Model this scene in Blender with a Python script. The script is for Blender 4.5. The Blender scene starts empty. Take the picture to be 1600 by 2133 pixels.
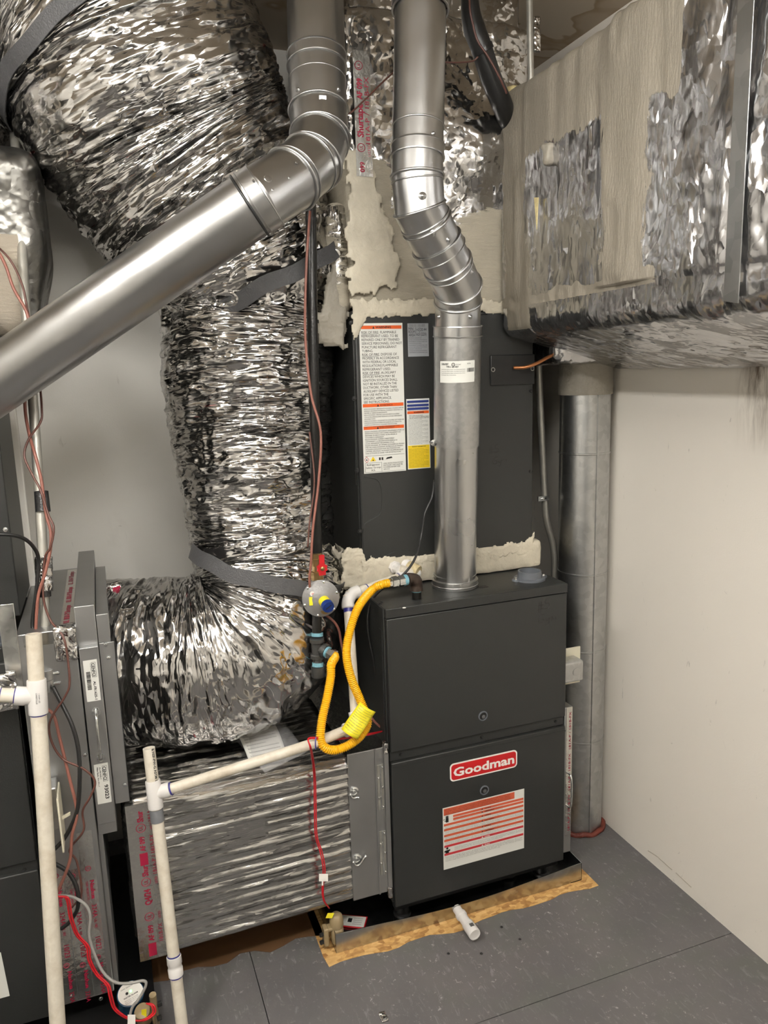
import bpy, bmesh, math, random
import numpy as np
from mathutils import Vector, Matrix

# ------------------------------------------------------------------ camera
CC = np.array([-0.6610, -1.8150, 1.5864]); FP = 1597.3
_yaw, _pit, _rol = -0.35154, 0.18365, -0.0308
def _rot():
    cy, sy, cp, sp = math.cos(_yaw), math.sin(_yaw), math.cos(_pit), math.sin(_pit)
    f = np.array([-sy*cp, cy*cp, -sp]); r = np.array([cy, sy, 0]); u = np.cross(r, f)
    cr, sr = math.cos(_rol), math.sin(_rol)
    return cr*r+sr*u, -sr*r+cr*u, f
CR, CU, CF = _rot()
cam = bpy.data.cameras.new('camera'); camo = bpy.data.objects.new('camera', cam)
bpy.context.scene.collection.objects.link(camo)
m = Matrix(((CR[0], CU[0], -CF[0], CC[0]), (CR[1], CU[1], -CF[1], CC[1]), (CR[2], CU[2], -CF[2], CC[2]), (0, 0, 0, 1)))
camo.matrix_world = m
cam.sensor_fit = 'HORIZONTAL'; cam.sensor_width = 36; cam.lens = FP/1600*36; cam.clip_start = .02
S = bpy.context.scene; S.camera = camo
# surveying helpers: a sight line through a photo point met with a plane of the room
def ray(u, v): return CF+CR*(u-800)/FP-CU*(v-1066.5)/FP
def D(u, v, t): return CC+t*ray(u, v)
def Xp(u, v, x): d = ray(u, v); return CC+(x-CC[0])/d[0]*d
def Yp(u, v, y): d = ray(u, v); return CC+(y-CC[1])/d[1]*d
def Zp(u, v, z): d = ray(u, v); return CC+(z-CC[2])/d[2]*d

# ------------------------------------------------------------------ light
W = bpy.data.worlds.new('world'); S.world = W; W.use_nodes = True
W.node_tree.nodes['Background'].inputs[0].default_value = (.5, .48, .45, 1)
W.node_tree.nodes['Background'].inputs[1].default_value = .05
S.view_settings.view_transform = 'Standard'; S.view_settings.look = 'None'
S.view_settings.exposure = 0.22; S.view_settings.gamma = 1; S.view_settings.use_curve_mapping = False
def area(name, loc, rot, sx, sy, power, col):
    l = bpy.data.lights.new(name, 'AREA'); l.shape = 'RECTANGLE'; l.size = sx; l.size_y = sy; l.energy = power; l.color = col
    o = bpy.data.objects.new(name, l); o.location = loc; o.rotation_euler = rot; S.collection.objects.link(o); return o
LX, LY, LZ = -.42, -1.62, 2.50
WARM = (1, .975, .925)
TUBE_STRENGTH = 100

# ------------------------------------------------------------------ helpers
rng = random.Random(7)
def _h(ix, iy, iz, seed):
    n = (ix.astype(np.int64)*374761393+iy.astype(np.int64)*668265263+iz.astype(np.int64)*2147483647+seed*144665) & 0x7fffffff
    n = (n ^ (n >> 13))*1274126177 & 0x7fffffff
    n = (n ^ (n >> 16)) & 0xffffff
    return n/float(0xffffff)
def vn(P, seed=0):
    P = np.asarray(P, float); i = np.floor(P).astype(np.int64); f = P-i; f = f*f*(3-2*f); r = 0
    for dx in (0, 1):
        for dy in (0, 1):
            for dz in (0, 1):
                w = (f[:, 0] if dx else 1-f[:, 0])*(f[:, 1] if dy else 1-f[:, 1])*(f[:, 2] if dz else 1-f[:, 2])
                r = r+w*_h(i[:, 0]+dx, i[:, 1]+dy, i[:, 2]+dz, seed)
    return r
def ridge(P, seed=0): return 1-np.abs(2*vn(P, seed)-1)
def fbm(P, seed=0, o=3):
    r = 0; a = .5
    for k in range(o): r = r+a*(vn(P*2**k, seed+k)-.5); a *= .5
    return r

class MB:
    """collects geometry in world coordinates, then links it as one mesh object"""
    def __init__(s): s.v = []; s.f = []; s.m = []; s.uv = None
    def add(s, vs, fs, mi=0):
        b = len(s.v); s.v.extend([tuple(map(float, p)) for p in vs]); s.f.extend([tuple(b+i for i in f) for f in fs]); s.m.extend([mi]*len(fs)); return s
    def box(s, a, b, mi=0):
        x0, y0, z0 = a; x1, y1, z1 = b
        return s.add([(x0, y0, z0), (x1, y0, z0), (x1, y1, z0), (x0, y1, z0), (x0, y0, z1), (x1, y0, z1), (x1, y1, z1), (x0, y1, z1)],
                     [(0, 3, 2, 1), (4, 5, 6, 7), (0, 1, 5, 4), (1, 2, 6, 5), (2, 3, 7, 6), (3, 0, 4, 7)], mi)
    def obox(s, c, ax, ay, az, mi=0):
        """oriented box: centre and three half-axis vectors"""
        c, ax, ay, az = map(lambda q: np.array(q, float), (c, ax, ay, az)); vs = []
        for k in (-1, 1):
            for (i, j) in ((-1, -1), (1, -1), (1, 1), (-1, 1)): vs.append(c+i*ax+j*ay+k*az)
        return s.add(vs, [(0, 3, 2, 1), (4, 5, 6, 7), (0, 1, 5, 4), (1, 2, 6, 5), (2, 3, 7, 6), (3, 0, 4, 7)], mi)
    def tube(s, pts, r, n=12, cap=True, mi=0, smooth=0, closed=False):
        P = np.array(pts, float)
        if smooth: P = spline(P, smooth, closed)
        k = len(P); R = np.full(k, r) if np.isscalar(r) else (np.interp(np.linspace(0, 1, k), np.linspace(0, 1, len(r)), r))
        if closed: T = np.roll(P, -1, 0)-np.roll(P, 1, 0)
        else: T = np.gradient(P, axis=0)
        T /= np.linalg.norm(T, axis=1)[:, None]+1e-12
        N = frames(T); B = np.cross(T, N); vs = []
        for i in range(k):
            for j in range(n):
                a = 2*math.pi*j/n; vs.append(P[i]+R[i]*(math.cos(a)*N[i]+math.sin(a)*B[i]))
        fs = []
        for i in range(k if closed else k-1):
            i2 = (i+1) % k
            for j in range(n): fs.append((i*n+j, i*n+(j+1) % n, i2*n+(j+1) % n, i2*n+j))
        if cap and not closed: fs += [tuple(range(n))[::-1], tuple((k-1)*n+j for j in range(n))]
        return s.add(vs, fs, mi)
    def lathe(s, prof, o, ax, n=24, mi=0, cap=True):
        """prof: list of (radius, distance along axis)"""
        o = np.array(o, float); ax = np.array(ax, float); ax /= np.linalg.norm(ax)
        t = np.array([1, 0, 0]) if abs(ax[0]) < .8 else np.array([0, 1, 0]); u = np.cross(ax, t); u /= np.linalg.norm(u); w = np.cross(ax, u); vs = []
        for (r, d) in prof:
            for j in range(n):
                a = 2*math.pi*j/n; vs.append(o+ax*d+max(r, 1e-5)*(math.cos(a)*u+math.sin(a)*w))
        fs = []
        for i in range(len(prof)-1):
            for j in range(n): fs.append((i*n+j, i*n+(j+1) % n, (i+1)*n+(j+1) % n, (i+1)*n+j))
        if cap: fs += [tuple(range(n))[::-1], tuple((len(prof)-1)*n+j for j in range(n))]
        return s.add(vs, fs, mi)
    def plate(s, pts, th, mi=0):
        """flat polygon given a thickness vector"""
        P = np.array(pts, float); th = np.array(th, float); k = len(P)
        return s.add(list(P)+list(P+th), [tuple(range(k))[::-1], tuple(k+i for i in range(k))]+[(i, (i+1) % k, k+(i+1) % k, k+i) for i in range(k)], mi)
    def build(s, name, mats, parent=None, smooth=40, bevel=0, uv=None, weld=False):
        if not isinstance(mats, (list, tuple)): mats = [mats]
        off = np.array(parent['_o'][:]) if parent is not None and '_o' in parent else np.zeros(3)
        me = bpy.data.meshes.new(name); me.from_pydata([tuple(np.array(p)-off) for p in s.v], [], s.f)
        for q in mats: me.materials.append(q)
        if len(mats) > 1: me.polygons.foreach_set('material_index', s.m)
        bm = bmesh.new(); bm.from_mesh(me)
        if weld: bmesh.ops.remove_doubles(bm, verts=bm.verts, dist=1e-5)
        bmesh.ops.recalc_face_normals(bm, faces=bm.faces); bm.to_mesh(me); bm.free()
        if smooth:
            me.polygons.foreach_set('use_smooth', [True]*len(me.polygons))
            if smooth < 180: me.set_sharp_from_angle(angle=math.radians(smooth))
        o = bpy.data.objects.new(name, me); S.collection.objects.link(o)
        if bevel:
            b = o.modifiers.new('bevel', 'BEVEL'); b.width = bevel; b.segments = 2; b.limit_method = 'ANGLE'; b.angle_limit = math.radians(40)
        if parent is not None: o.parent = parent; o['_o'] = list(off)
        return o
def frames(T):
    N = np.zeros_like(T); t = np.array([0, 0, 1.]) if abs(T[0][2]) < .8 else np.array([0, -1., 0])
    v = t-T[0]*(t@T[0]); N[0] = v/np.linalg.norm(v)
    for i in range(1, len(T)):
        v = N[i-1]-T[i]*(N[i-1]@T[i]); N[i] = v/(np.linalg.norm(v)+1e-12)
    return N
def spline(P, sub, closed=False):
    P = np.array(P, float); n = len(P)
    if closed: Q = np.vstack([P[-1], P, P[0], P[1]]); segs = n
    else: Q = np.vstack([2*P[0]-P[1], P, 2*P[-1]-P[-2]]); segs = n-1
    out = []
    for i in range(segs):
        p0, p1, p2, p3 = Q[i:i+4]
        for k in range(sub):
            t = k/sub
            out.append(.5*((2*p1)+(-p0+p2)*t+(2*p0-5*p1+4*p2-p3)*t*t+(-p0+3*p1-3*p2+p3)*t**3))
    if not closed: out.append(P[-1])
    return np.array(out)

def tag(o, label=None, cat=None, group=None, kind=None):
    if label: o['label'] = label
    if cat: o['category'] = cat
    if group: o['group'] = group
    if kind: o['kind'] = kind
    return o
def thing(name, label, cat, loc, group=None):
    o = bpy.data.objects.new(name, None); S.collection.objects.link(o); o.location = [float(c) for c in loc]; o.empty_display_size = .05
    o['_o'] = [float(c) for c in loc]; return tag(o, label, cat, group)

# ------------------------------------------------------------------ materials
class NT:
    def __init__(s, name):
        s.m = bpy.data.materials.new(name); s.m.use_nodes = True; s.t = s.m.node_tree; s.n = s.t.nodes; s.p = s.n['Principled BSDF']
    def N(s, ty, **kw):
        n = s.n.new(ty)
        for k, v in kw.items():
            if k[0] == 'i' and k[1:].isdigit(): s.set(n, int(k[1:]), v)
            elif k.startswith('in_'): s.set(n, k[3:].replace('_', ' '), v)
            else: setattr(n, k, v)
        return n
    def set(s, n, key, v):
        sk = n.inputs[key]
        if isinstance(v, bpy.types.NodeSocket): s.t.links.new(v, sk)
        elif isinstance(v, bpy.types.Node): s.t.links.new(v.outputs[0], sk)
        else: sk.default_value = v
    def P(s, key, v): s.set(s.p, key, v)
    def co(s, kind='Object'): return s.N('ShaderNodeTexCoord').outputs[kind]
    def mp(s, vec, scale=(1, 1, 1), rot=(0, 0, 0), loc=(0, 0, 0)): return s.N('ShaderNodeMapping', i0=vec, i1=loc, i2=rot, i3=scale).outputs[0]
    def noise(s, vec, sc, det=3, rough=.5, dist=0): return s.N('ShaderNodeTexNoise', in_Vector=vec, in_Scale=sc, in_Detail=det, in_Roughness=rough, in_Distortion=dist).outputs[0]
    def ramp(s, fac, stops):
        n = s.N('ShaderNodeValToRGB', i0=fac); e = n.color_ramp.elements
        while len(e) < len(stops): e.new(.5)
        for k, (p, c) in enumerate(stops): e[k].position = p; e[k].color = (*c, 1) if not isinstance(c, (int, float)) else (c, c, c, 1)
        return n.outputs[0]
    def mth(s, op, a, b=0., c=None):
        n = s.N('ShaderNodeMath', operation=op); s.set(n, 0, a); s.set(n, 1, b)
        if c is not None: s.set(n, 2, c)
        return n.outputs[0]
    def mix(s, fac, a, b):
        n = s.N('ShaderNodeMix', data_type='RGBA')
        s.set(n, 0, fac); s.set(n, 6, (*a, 1) if isinstance(a, tuple) and len(a) == 3 else a); s.set(n, 7, (*b, 1) if isinstance(b, tuple) and len(b) == 3 else b); return n.outputs[2]
    def mixf(s, fac, a, b):
        n = s.N('ShaderNodeMix', data_type='FLOAT'); s.set(n, 0, fac); s.set(n, 2, a); s.set(n, 3, b); return n.outputs[0]
    def bump(s, h, st=.3, dist=.01, nrm=None):
        n = s.N('ShaderNodeBump', in_Strength=st, in_Distance=dist, in_Height=h)
        if nrm is not None: s.set(n, 'Normal', nrm)
        return n.outputs[0]
def lin(c): return tuple(((x/255+.055)/1.055)**2.4 if x/255 > .04045 else x/255/12.92 for x in c)
def plain(name, col, rough=.5, metal=0, var=.12, sc=6, bump=0, bsc=60, coat=0):
    t = NT(name); c = t.co(); n = t.noise(c, sc, 4)
    t.P('Base Color', t.ramp(n, [(.25, tuple(x*(1-var) for x in col)), (.75, tuple(min(1, x*(1+var)) for x in col))]))
    t.P('Roughness', rough); t.P('Metallic', metal)
    if coat: t.P('Coat Weight', coat)
    if bump: t.P('Normal', t.bump(t.noise(c, bsc, 3), bump, .004))
    return t.m
def facets(t, vec, scale, rnd=1.):
    """random tilted planes per voronoi cell: crumpled foil"""
    v = t.N('ShaderNodeTexVoronoi', in_Vector=vec, in_Scale=scale, in_Randomness=rnd)
    d = t.N('ShaderNodeVectorMath', operation='SUBTRACT'); t.set(d, 0, vec); t.set(d, 1, v.outputs['Position'])
    c = t.N('ShaderNodeVectorMath', operation='SUBTRACT'); t.set(c, 0, v.outputs['Color']); c.inputs[1].default_value = (.5, .5, .5)
    e = t.N('ShaderNodeVectorMath', operation='DOT_PRODUCT'); t.set(e, 0, d.outputs[0]); t.set(e, 1, c.outputs[0])
    return e.outputs['Value'], v
def foil(name, coord='UV', stretch=(1, 1, 1), s1=26, s2=90, b1=1.0, b2=.6, rough=.16, col=(.64, .63, .62), warp=.25, lines=None):
    t = NT(name); c = t.co(coord); c = t.mp(c, stretch)
    nz = t.N('ShaderNodeTexNoise', in_Vector=c, in_Scale=7, in_Detail=3).outputs[1]
    w = t.N('ShaderNodeVectorMath', operation='MULTIPLY_ADD'); t.set(w, 0, nz); w.inputs[1].default_value = (warp,)*3; t.set(w, 2, c); cw = w.outputs[0]
    f1, v1 = facets(t, cw, s1); f2, v2 = facets(t, cw, s2)
    n0 = t.bump(f1, 1., b1*.5); n1 = t.bump(f2, 1., b2*.5, n0)
    if lines:
        wv = t.N('ShaderNodeTexWave', wave_type='BANDS', bands_direction=lines[0], in_Vector=t.co(coord), in_Scale=lines[1], in_Distortion=lines[3], in_Detail=2, in_Detail_Scale=2).outputs[1]
        n1 = t.bump(wv, 1., lines[2], n1)
    t.P('Normal', n1); t.P('Metallic', 1.); t.P('Roughness', t.mixf(t.noise(c, 9, 3), rough*.6, rough*1.5))
    bc = t.mix(t.noise(c, 5, 4), col, tuple(x*.8 for x in col))
    if coord == 'UV': bc = t.mix(t.ramp(t.noise(c, 16, 3, .6, .5), [(.70, 0), (.72, .85)]), bc, (.42, .03, .05))
    t.P('Base Color', bc)
    return t
def galv(name, base=.62, rough=.33, sp=60, vr=.2):
    t = NT(name); c = t.co(); v = t.N('ShaderNodeTexVoronoi', in_Vector=c, in_Scale=sp).outputs['Color']
    g = t.N('ShaderNodeSeparateColor', i0=v).outputs[0]; n = t.noise(c, 7, 5)
    gw = .35 if vr > .1 else .0; f = t.mth('ADD', t.mth('MULTIPLY', g, gw), t.mth('MULTIPLY', n, 1-gw))
    t.P('Base Color', t.ramp(f, [(.25, (base*(1-vr*1.2), base*(1-vr*1.1), base*(1-vr*1.1))), (.75, (base*(1+vr*.6), base*(1+vr*.65), base*(1+vr*.6)))]))
    t.P('Metallic', 1.); t.P('Roughness', t.mixf(n, rough*.8, rough*1.2))
    t.P('Normal', t.bump(t.noise(c, 5, 2), .25, .02)); return t.m

M = {}
M['foil_flex'] = foil('crumpled_flex_foil', 'UV', (2.6, .5, 1), 9, 30, .85, .62, .14).m
M['foil_boot'] = foil('crumpled_boot_foil', 'UV', (2.2, .5, 1), 9, 32, .80, .60, .15).m
M['foil_tape'] = foil('foil_tape', 'Object', (1, 1, 1), 30, 120, .25, .10, .2, (.80,.80,.78)).m
M['foil_crisp'] = foil('crisp_foil', 'Object', (1, 1, 1), 40, 110, 1.0, .6, .14).m
M['galv'] = galv('galvanized_steel', .54, .36, 55, .14)
M['vent'] = galv('vent_pipe_steel', .52, .29, 160, .07)
M['vent_left'] = galv('vent_pipe_steel_satin', .47, .30, 160, .06)
M['sheet'] = galv('grey_sheet_steel', .46, .46, 25, .08)
M['pan'] = galv('pan_steel', .50, .25, 40)
M['emt'] = plain('conduit_steel', (.42, .41, .37), .42, .65, .12, 30)
M['zinc'] = galv('zinc_plated', .75, .2, 90)
M['dark'] = plain('charcoal_paint', lin((40, 41, 40)), .42, 0, .05, 3, .08, 300)
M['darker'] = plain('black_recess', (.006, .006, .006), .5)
M['black'] = plain('black_rubber', (.012, .012, .012), .38)
M['tape_black'] = plain('black_tape', (.012, .012, .013), .3, 0, .1, 6, .4, 90)
M['pvc'] = None
t = NT('pvc_dirty'); c = t.co(); n = t.noise(c, 9, 6, .65)
t.P('Base Color', t.ramp(n, [(.3, lin((196, 186, 168))), (.5, lin((222, 215, 200))), (.62, lin((206, 196, 178))), (.8, lin((170, 158, 138)))])); t.P('Roughness', .42); t.P('Subsurface Weight', 0.0); M['pvc'] = t.m
M['pvc_fit'] = plain('pvc_fitting', lin((226, 223, 220)), .3, 0, .03)
M['primer'] = plain('purple_primer', lin((40, 38, 120)), .4)
M['iron'] = plain('black_iron', (.010, .009, .008), .3, .4, .3, 20, .2, 150)
M['iron_rust'] = plain('rusty_malleable_iron', (.06, .04, .03), .45, .5, .5, 25, .4, 120)
M['iron_grey'] = plain('grey_malleable_iron', (.085, .085, .083), .42, .6, .3, 25, .3, 120)
M['dope'] = plain('blue_pipe_dope', lin((120, 170, 185)), .5, 0, .2, 60, .4, 200)
M['brass'] = plain('aged_brass', (.30, .20, .09), .35, .9, .3, 20)
M['cast'] = plain('cast_aluminium', (.27, .265, .26), .5, .45, .1, 30, .3, 200)
M['red'] = plain('red_plastic', lin((185, 20, 30)), .35)
M['yellow_tag'] = plain('yellow_tag', lin((235, 220, 40)), .45)
M['yellow'] = plain('yellow_hose_coating', lin((235, 175, 10)), .32, 0, .06)
M['blue_cap'] = plain('blue_cap', lin((15, 45, 110)), .35)
M['white_label'] = plain('label_paper', lin((222, 222, 216)), .45, 0, .02)
M['grey_label'] = plain('silver_label', lin((165, 168, 172)), .4, .3, .03)
M['ink'] = plain('black_ink', (.012, .012, .012), .5)
M['ink_soft'] = plain('grey_ink', (.10, .10, .10), .5)
M['marker'] = plain('brown_marker', (.012, .008, .007), .4)
M['orange'] = plain('orange_band', lin((222, 92, 28)), .45, 0, .02)
M['orange2'] = plain('faded_orange_band', lin((205, 92, 62)), .45, 0, .02)
M['red_band'] = plain('red_band', lin((190, 52, 58)), .45, 0, .02)
M['badge_red'] = plain('badge_red', lin((196, 30, 34)), .3, 0, .02)
M['badge_white'] = plain('badge_white', lin((240, 236, 230)), .35, 0, .02)
M['lblue'] = plain('blue_band', lin((36, 52, 120)), .45, 0, .02)
M['lyellow'] = plain('yellow_band', lin((232, 200, 40)), .45, 0, .02)
M['tape_red'] = plain('red_tape_print', lin((160, 25, 60)), .4, 0, .05)
M['tape_clear'] = plain('metal_tape', (.66, .65, .62), .27, 1, .1, 12, .5, 60)
M['wire_brown'] = plain('brown_cable', lin((92, 58, 50)), .4)
M['wire_salmon'] = plain('salmon_cable', lin((138, 88, 76)), .4)
M['wire_red'] = plain('red_wire', lin((190, 24, 36)), .35)
M['wire_grey'] = plain('grey_cable', lin((150, 148, 144)), .4)
M['copper'] = plain('copper_line', (.45, .18, .07), .35, .7)
M['cream'] = plain('cream_plastic', lin((228, 222, 200)), .4, 0, .03)
M['tan'] = plain('tan_plastic', lin((150, 132, 100)), .35, 0, .05)
M['collar'] = plain('grey_plastic', lin((96, 100, 106)), .4)
M['strap'] = plain('grey_duct_strap', lin((84, 84, 86)), .5, .2, .1, 30, .5, 250)
M['clearbag'] = None
t = NT('clear_plastic_bag'); t.P('Base Color', (.9, .9, .92, 1)); t.P('Roughness', .18); t.P('Alpha', .25); t.P('Metallic', 0.)
f_, v_ = facets(t, t.co(), 45); t.P('Normal', t.bump(f_, 1., .02)); M['clearbag'] = t.m
M['insul'] = plain('yellow_fibreglass', lin((205, 190, 140)), .9, 0, .25, 40, .8, 120)
M['green_led'] = None
t = NT('green_led'); t.P('Emission Color', (.1, 1, .2, 1)); t.P('Emission Strength', 2.); M['green_led'] = t.m
M['alarm_blue'] = plain('blue_alarm_body', lin((20, 62, 90)), .25)
M['caulk'] = plain('red_firestop_caulk', lin((112, 50, 38)), .5, 0, .3, 30, .8, 90)

# walls: off-white paint with scuffs
def wallmat(name, base, dark, tan=0):
    t = NT(name); c = t.co('Object'); n = t.noise(c, 1.3, 4); col = t.mix(n, base, tuple(x*.93 for x in base))
    sc = t.noise(t.mp(c, (1, 1, 1)), 3.2, 6, .6, .3); col = t.mix(t.mth('MULTIPLY', t.ramp(sc, [(.60, 0), (.75, 1)]), .30), col, dark)
    sc2 = t.noise(t.mp(c, (6, 6, 2.2)), 5, 4, .6, 1.2); col = t.mix(t.mth('MULTIPLY', t.ramp(sc2, [(.69, 0), (.75, 1)]), .38), col, dark)
    t.P('Base Color', col); t.P('Roughness', .55); t.P('Normal', t.bump(t.noise(c, 220, 3), .12, .003)); return t.m
M['wall'] = wallmat('painted_drywall', lin((232, 229, 222)), lin((170, 164, 152)))
# right wall also has a brown water stain under the duct
t = NT('stained_drywall'); c = t.co('Object'); n = t.noise(c, 1.3, 4); base = lin((246, 240, 230)); col = t.mix(n, base, tuple(x*.94 for x in base))
sc = t.noise(t.mp(c, (1, 6, 2.5)), 5, 5, .6, 1.5); col = t.mix(t.mth('MULTIPLY', t.ramp(sc, [(.68, 0), (.74, 1)]), .40), col, lin((150, 145, 138)))
sx = t.N('ShaderNodeSeparateXYZ', i0=c)
dz = t.mth('SUBTRACT', sx.outputs[2], 1.47); zz = t.ramp(t.mth('ADD', t.mth('MULTIPLY', dz, 3.2), .5), [(.1, 0), (.75, 1)])
dy = t.mth('ABSOLUTE', t.mth('SUBTRACT', sx.outputs[1], -.36)); yy = t.ramp(t.mth('MULTIPLY', dy, 5), [(.15, 1), (.5, 0)])
st = t.mth('MULTIPLY', t.mth('MULTIPLY', zz, yy), t.ramp(t.noise(t.mp(c, (1, 9, 1.2)), 5, 5, .7, .6), [(.38, 0), (.62, 1)]))
t.P('Base Color', t.mix(t.mth('MULTIPLY', st, .9), col, lin((105, 84, 62)))); t.P('Roughness', .55); t.P('Normal', t.bump(t.noise(c, 220, 3), .12, .003)); M['wall_r'] = t.m
# ceiling with water stains
t = NT('stained_ceiling'); c = t.co('Object'); n = t.noise(c, 2.2, 4, .5, .4); base = lin((205, 194, 178))
col = t.mix(t.ramp(n, [(.50, 0), (.505, .8), (.53, .35), (.6, .3)]), base, lin((150, 124, 84)))
t.P('Base Color', col); t.P('Roughness', .7); M['ceil'] = t.m
# floor: scuffed grey paint on plywood
t = NT('scuffed_grey_floor_paint'); c = t.co('Object'); n = t.noise(c, 2.6, 5, .6); col = t.mix(t.ramp(n, [(.3, 0), (.7, 1)]), lin((88, 87, 89)), lin((107, 104, 103)))
ch = t.noise(t.mp(c, (1, 1, 1)), 48, 6, .8, .3); reg = t.noise(c, 2.7, 3)
chip = t.mth('MULTIPLY', t.ramp(ch, [(.60, 0), (.64, 1)]), t.ramp(reg, [(.45, .25), (.6, 1)]))
col = t.mix(t.mth('MULTIPLY', chip, .65), col, lin((196, 194, 190)))
ch2 = t.noise(t.mp(c, (9, 3, 1), (0, 0, .5)), 7, 6, .75, .6); col = t.mix(t.mth('MULTIPLY', t.ramp(ch2, [(.56, 0), (.72, 1)]), .35), col, lin((176, 176, 178)))
gr = t.noise(t.mp(c, (3, 5, 1)), 1.5, 3); col = t.mix(t.mth('MULTIPLY', t.ramp(gr, [(.5, 0), (.7, 1)]), .35), col, lin((92, 98, 88)))
t.P('Base Color', col); t.P('Roughness', t.mixf(n, .38, .62)); t.P('Normal', t.bump(t.noise(c, 40, 5, .6), .25, .004)); M['floor'] = t.m
t = NT('bare_osb'); c = t.co('Object'); v = t.N('ShaderNodeTexVoronoi', in_Vector=t.mp(c, (1, 2.3, 1), (0, 0, .6)), in_Scale=45).outputs['Color']; g = t.N('ShaderNodeSeparateColor', i0=v).outputs[0]
t.P('Base Color', t.ramp(t.mth('ADD', t.mth('MULTIPLY', g, .5), t.mth('MULTIPLY', t.noise(c, 60, 4), .5)), [(.2, lin((150, 105, 55))), (.5, lin((202, 158, 96))), (.8, lin((222, 184, 124)))])); t.P('Roughness', .65); M['osb'] = t.m
t = NT('cardboard_brown_board'); c = t.co('Object'); t.P('Base Color', t.mix(t.noise(c, 8, 4), lin((104, 74, 44)), lin((84, 60, 38)))); t.P('Roughness', .6); M['board'] = t.m

# mastic over foil, driven by a painted mask attribute
def mastic_mat(name, mcol, foilkw, streak=(1, 1, 6)):
    t = foil(name, **foilkw); c = t.co('Object'); p = t.p
    a = t.N('ShaderNodeAttribute', attribute_name='mastic').outputs['Fac']
    nz = t.noise(t.mp(c, streak), 14, 5, .7); k = t.ramp(t.mth('ADD', a, t.mth('MULTIPLY', t.mth('SUBTRACT', nz, .5), .9)), [(.46, 0), (.54, 1)])
    br = t.noise(t.mp(c, streak), 30, 5, .75, .4); big = t.noise(c, 4, 3)
    mc = t.mix(t.mth('ADD', t.mth('MULTIPLY', br, .6), t.mth('MULTIPLY', big, .4)), tuple(x*.72 for x in mcol), tuple(min(1, x*1.15) for x in mcol))
    b = t.N('ShaderNodeBsdfPrincipled'); t.set(b, 'Base Color', mc); t.set(b, 'Roughness', .42); t.set(b, 'Normal', t.bump(br, .7, .006, t.bump(big, .5, .02)))
    mx = t.N('ShaderNodeMixShader', i0=k, i1=p.outputs[0], i2=b.outputs[0]); t.t.links.new(mx.outputs[0], t.n['Material Output'].inputs[0]); return t.m
M['duct_r'] = mastic_mat('mastic_on_duct_wrap', lin((150, 142, 128)), dict(coord='Object', stretch=(1, 1.2, .7), s1=11, s2=44, b1=.55, b2=.30, rough=.21, col=(.66, .66, .68)), (1, 7, 1.4))
M['plenum'] = mastic_mat('mastic_on_plenum', lin((186, 178, 160)), dict(coord='Object', s1=14, s2=50, b1=.55, b2=.35, rough=.17), (1.2, 1, 5))
M['plenum_dull_shaded'] = mastic_mat('dull_shaded_duct_wrap', lin((176, 166, 150)), dict(coord='Object', s1=9, s2=40, b1=.35, b2=.2, rough=.34, col=(.20, .195, .18)), (1.2, 1, 5))  # dull foil, its colour also darkened to stand in for shade at the left
M['mastic'] = plain('cream_mastic', lin((205, 197, 178)), .5, 0, .12, 18, .9, 60)
M['mastic_grey'] = plain('grey_mastic', lin((150, 144, 132)), .5, 0, .12, 18, .9, 60)
# box return duct: foil with long lengthwise creases
t = foil('creased_duct_wrap', coord='Object', stretch=(.35, 1, 3.0), s1=18, s2=60, b1=.22, b2=.16, rough=.20, col=(.60, .59, .57)); 
M['wrap_side'] = t.m
t = foil('creased_duct_wrap_top', coord='Object', stretch=(.35, 3, 1), s1=18, s2=60, b1=.30, b2=.2, rough=.18, col=(.62, .61, .60)); M['wrap_top'] = t.m

# ------------------------------------------------------------------ lettering
_font_cache = {}
def glyphs(txt, bold=False):
    k = (txt, bold)
    if k not in _font_cache:
        cu = bpy.data.curves.new('t', 'FONT'); cu.body = txt; cu.size = 1; cu.resolution_u = 2; cu.fill_mode = 'FRONT'
        if bold: cu.offset = .03
        ob = bpy.data.objects.new('t', cu); me = bpy.data.meshes.new_from_object(ob)
        vs = np.array([v.co[:] for v in me.vertices]) if len(me.vertices) else np.zeros((0, 3)); fs = [tuple(p.vertices) for p in me.polygons]
        bpy.data.meshes.remove(me); bpy.data.objects.remove(ob); bpy.data.curves.remove(cu); _font_cache[k] = (vs, fs)
    return _font_cache[k]
def write(mb, frame, txt, x, y, h, w=None, mi=0, bold=False, align='l', maxw=None):
    """frame(x,y)->world point on the surface; h is the cap height; w stretches the line to that width"""
    vs, fs = glyphs(txt, bold)
    if not len(vs): return
    sc = h/.70; x0, x1 = vs[:, 0].min(), vs[:, 0].max(); sx = sc
    if w: sx = w/(x1-x0)
    elif maxw and (x1-x0)*sc > maxw: sx = maxw/(x1-x0)
    wd = (x1-x0)*sx; ox = x if align == 'l' else (x-wd/2 if align == 'c' else x-wd)
    mb.add([frame(ox+(p[0]-x0)*sx, y+p[1]*sc) for p in vs], fs, mi)
def flat(o, ax, ay, eps=.0006):
    o, ax, ay = (np.array(q, float) for q in (o, ax, ay)); ax /= np.linalg.norm(ax); ay = ay-ax*(ay@ax); ay /= np.linalg.norm(ay); n = np.cross(ax, ay)
    return lambda x, y, e=None: o+ax*x+ay*y+n*(eps if e is None else e)
def rect(mb, fr, x0, y0, x1, y1, e, mi=0, th=0.0004):
    n = fr(0, 0, 1)-fr(0, 0, 0)
    mb.plate([fr(x0, y0, e), fr(x1, y0, e), fr(x1, y1, e), fr(x0, y1, e)], n*th, mi)

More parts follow.
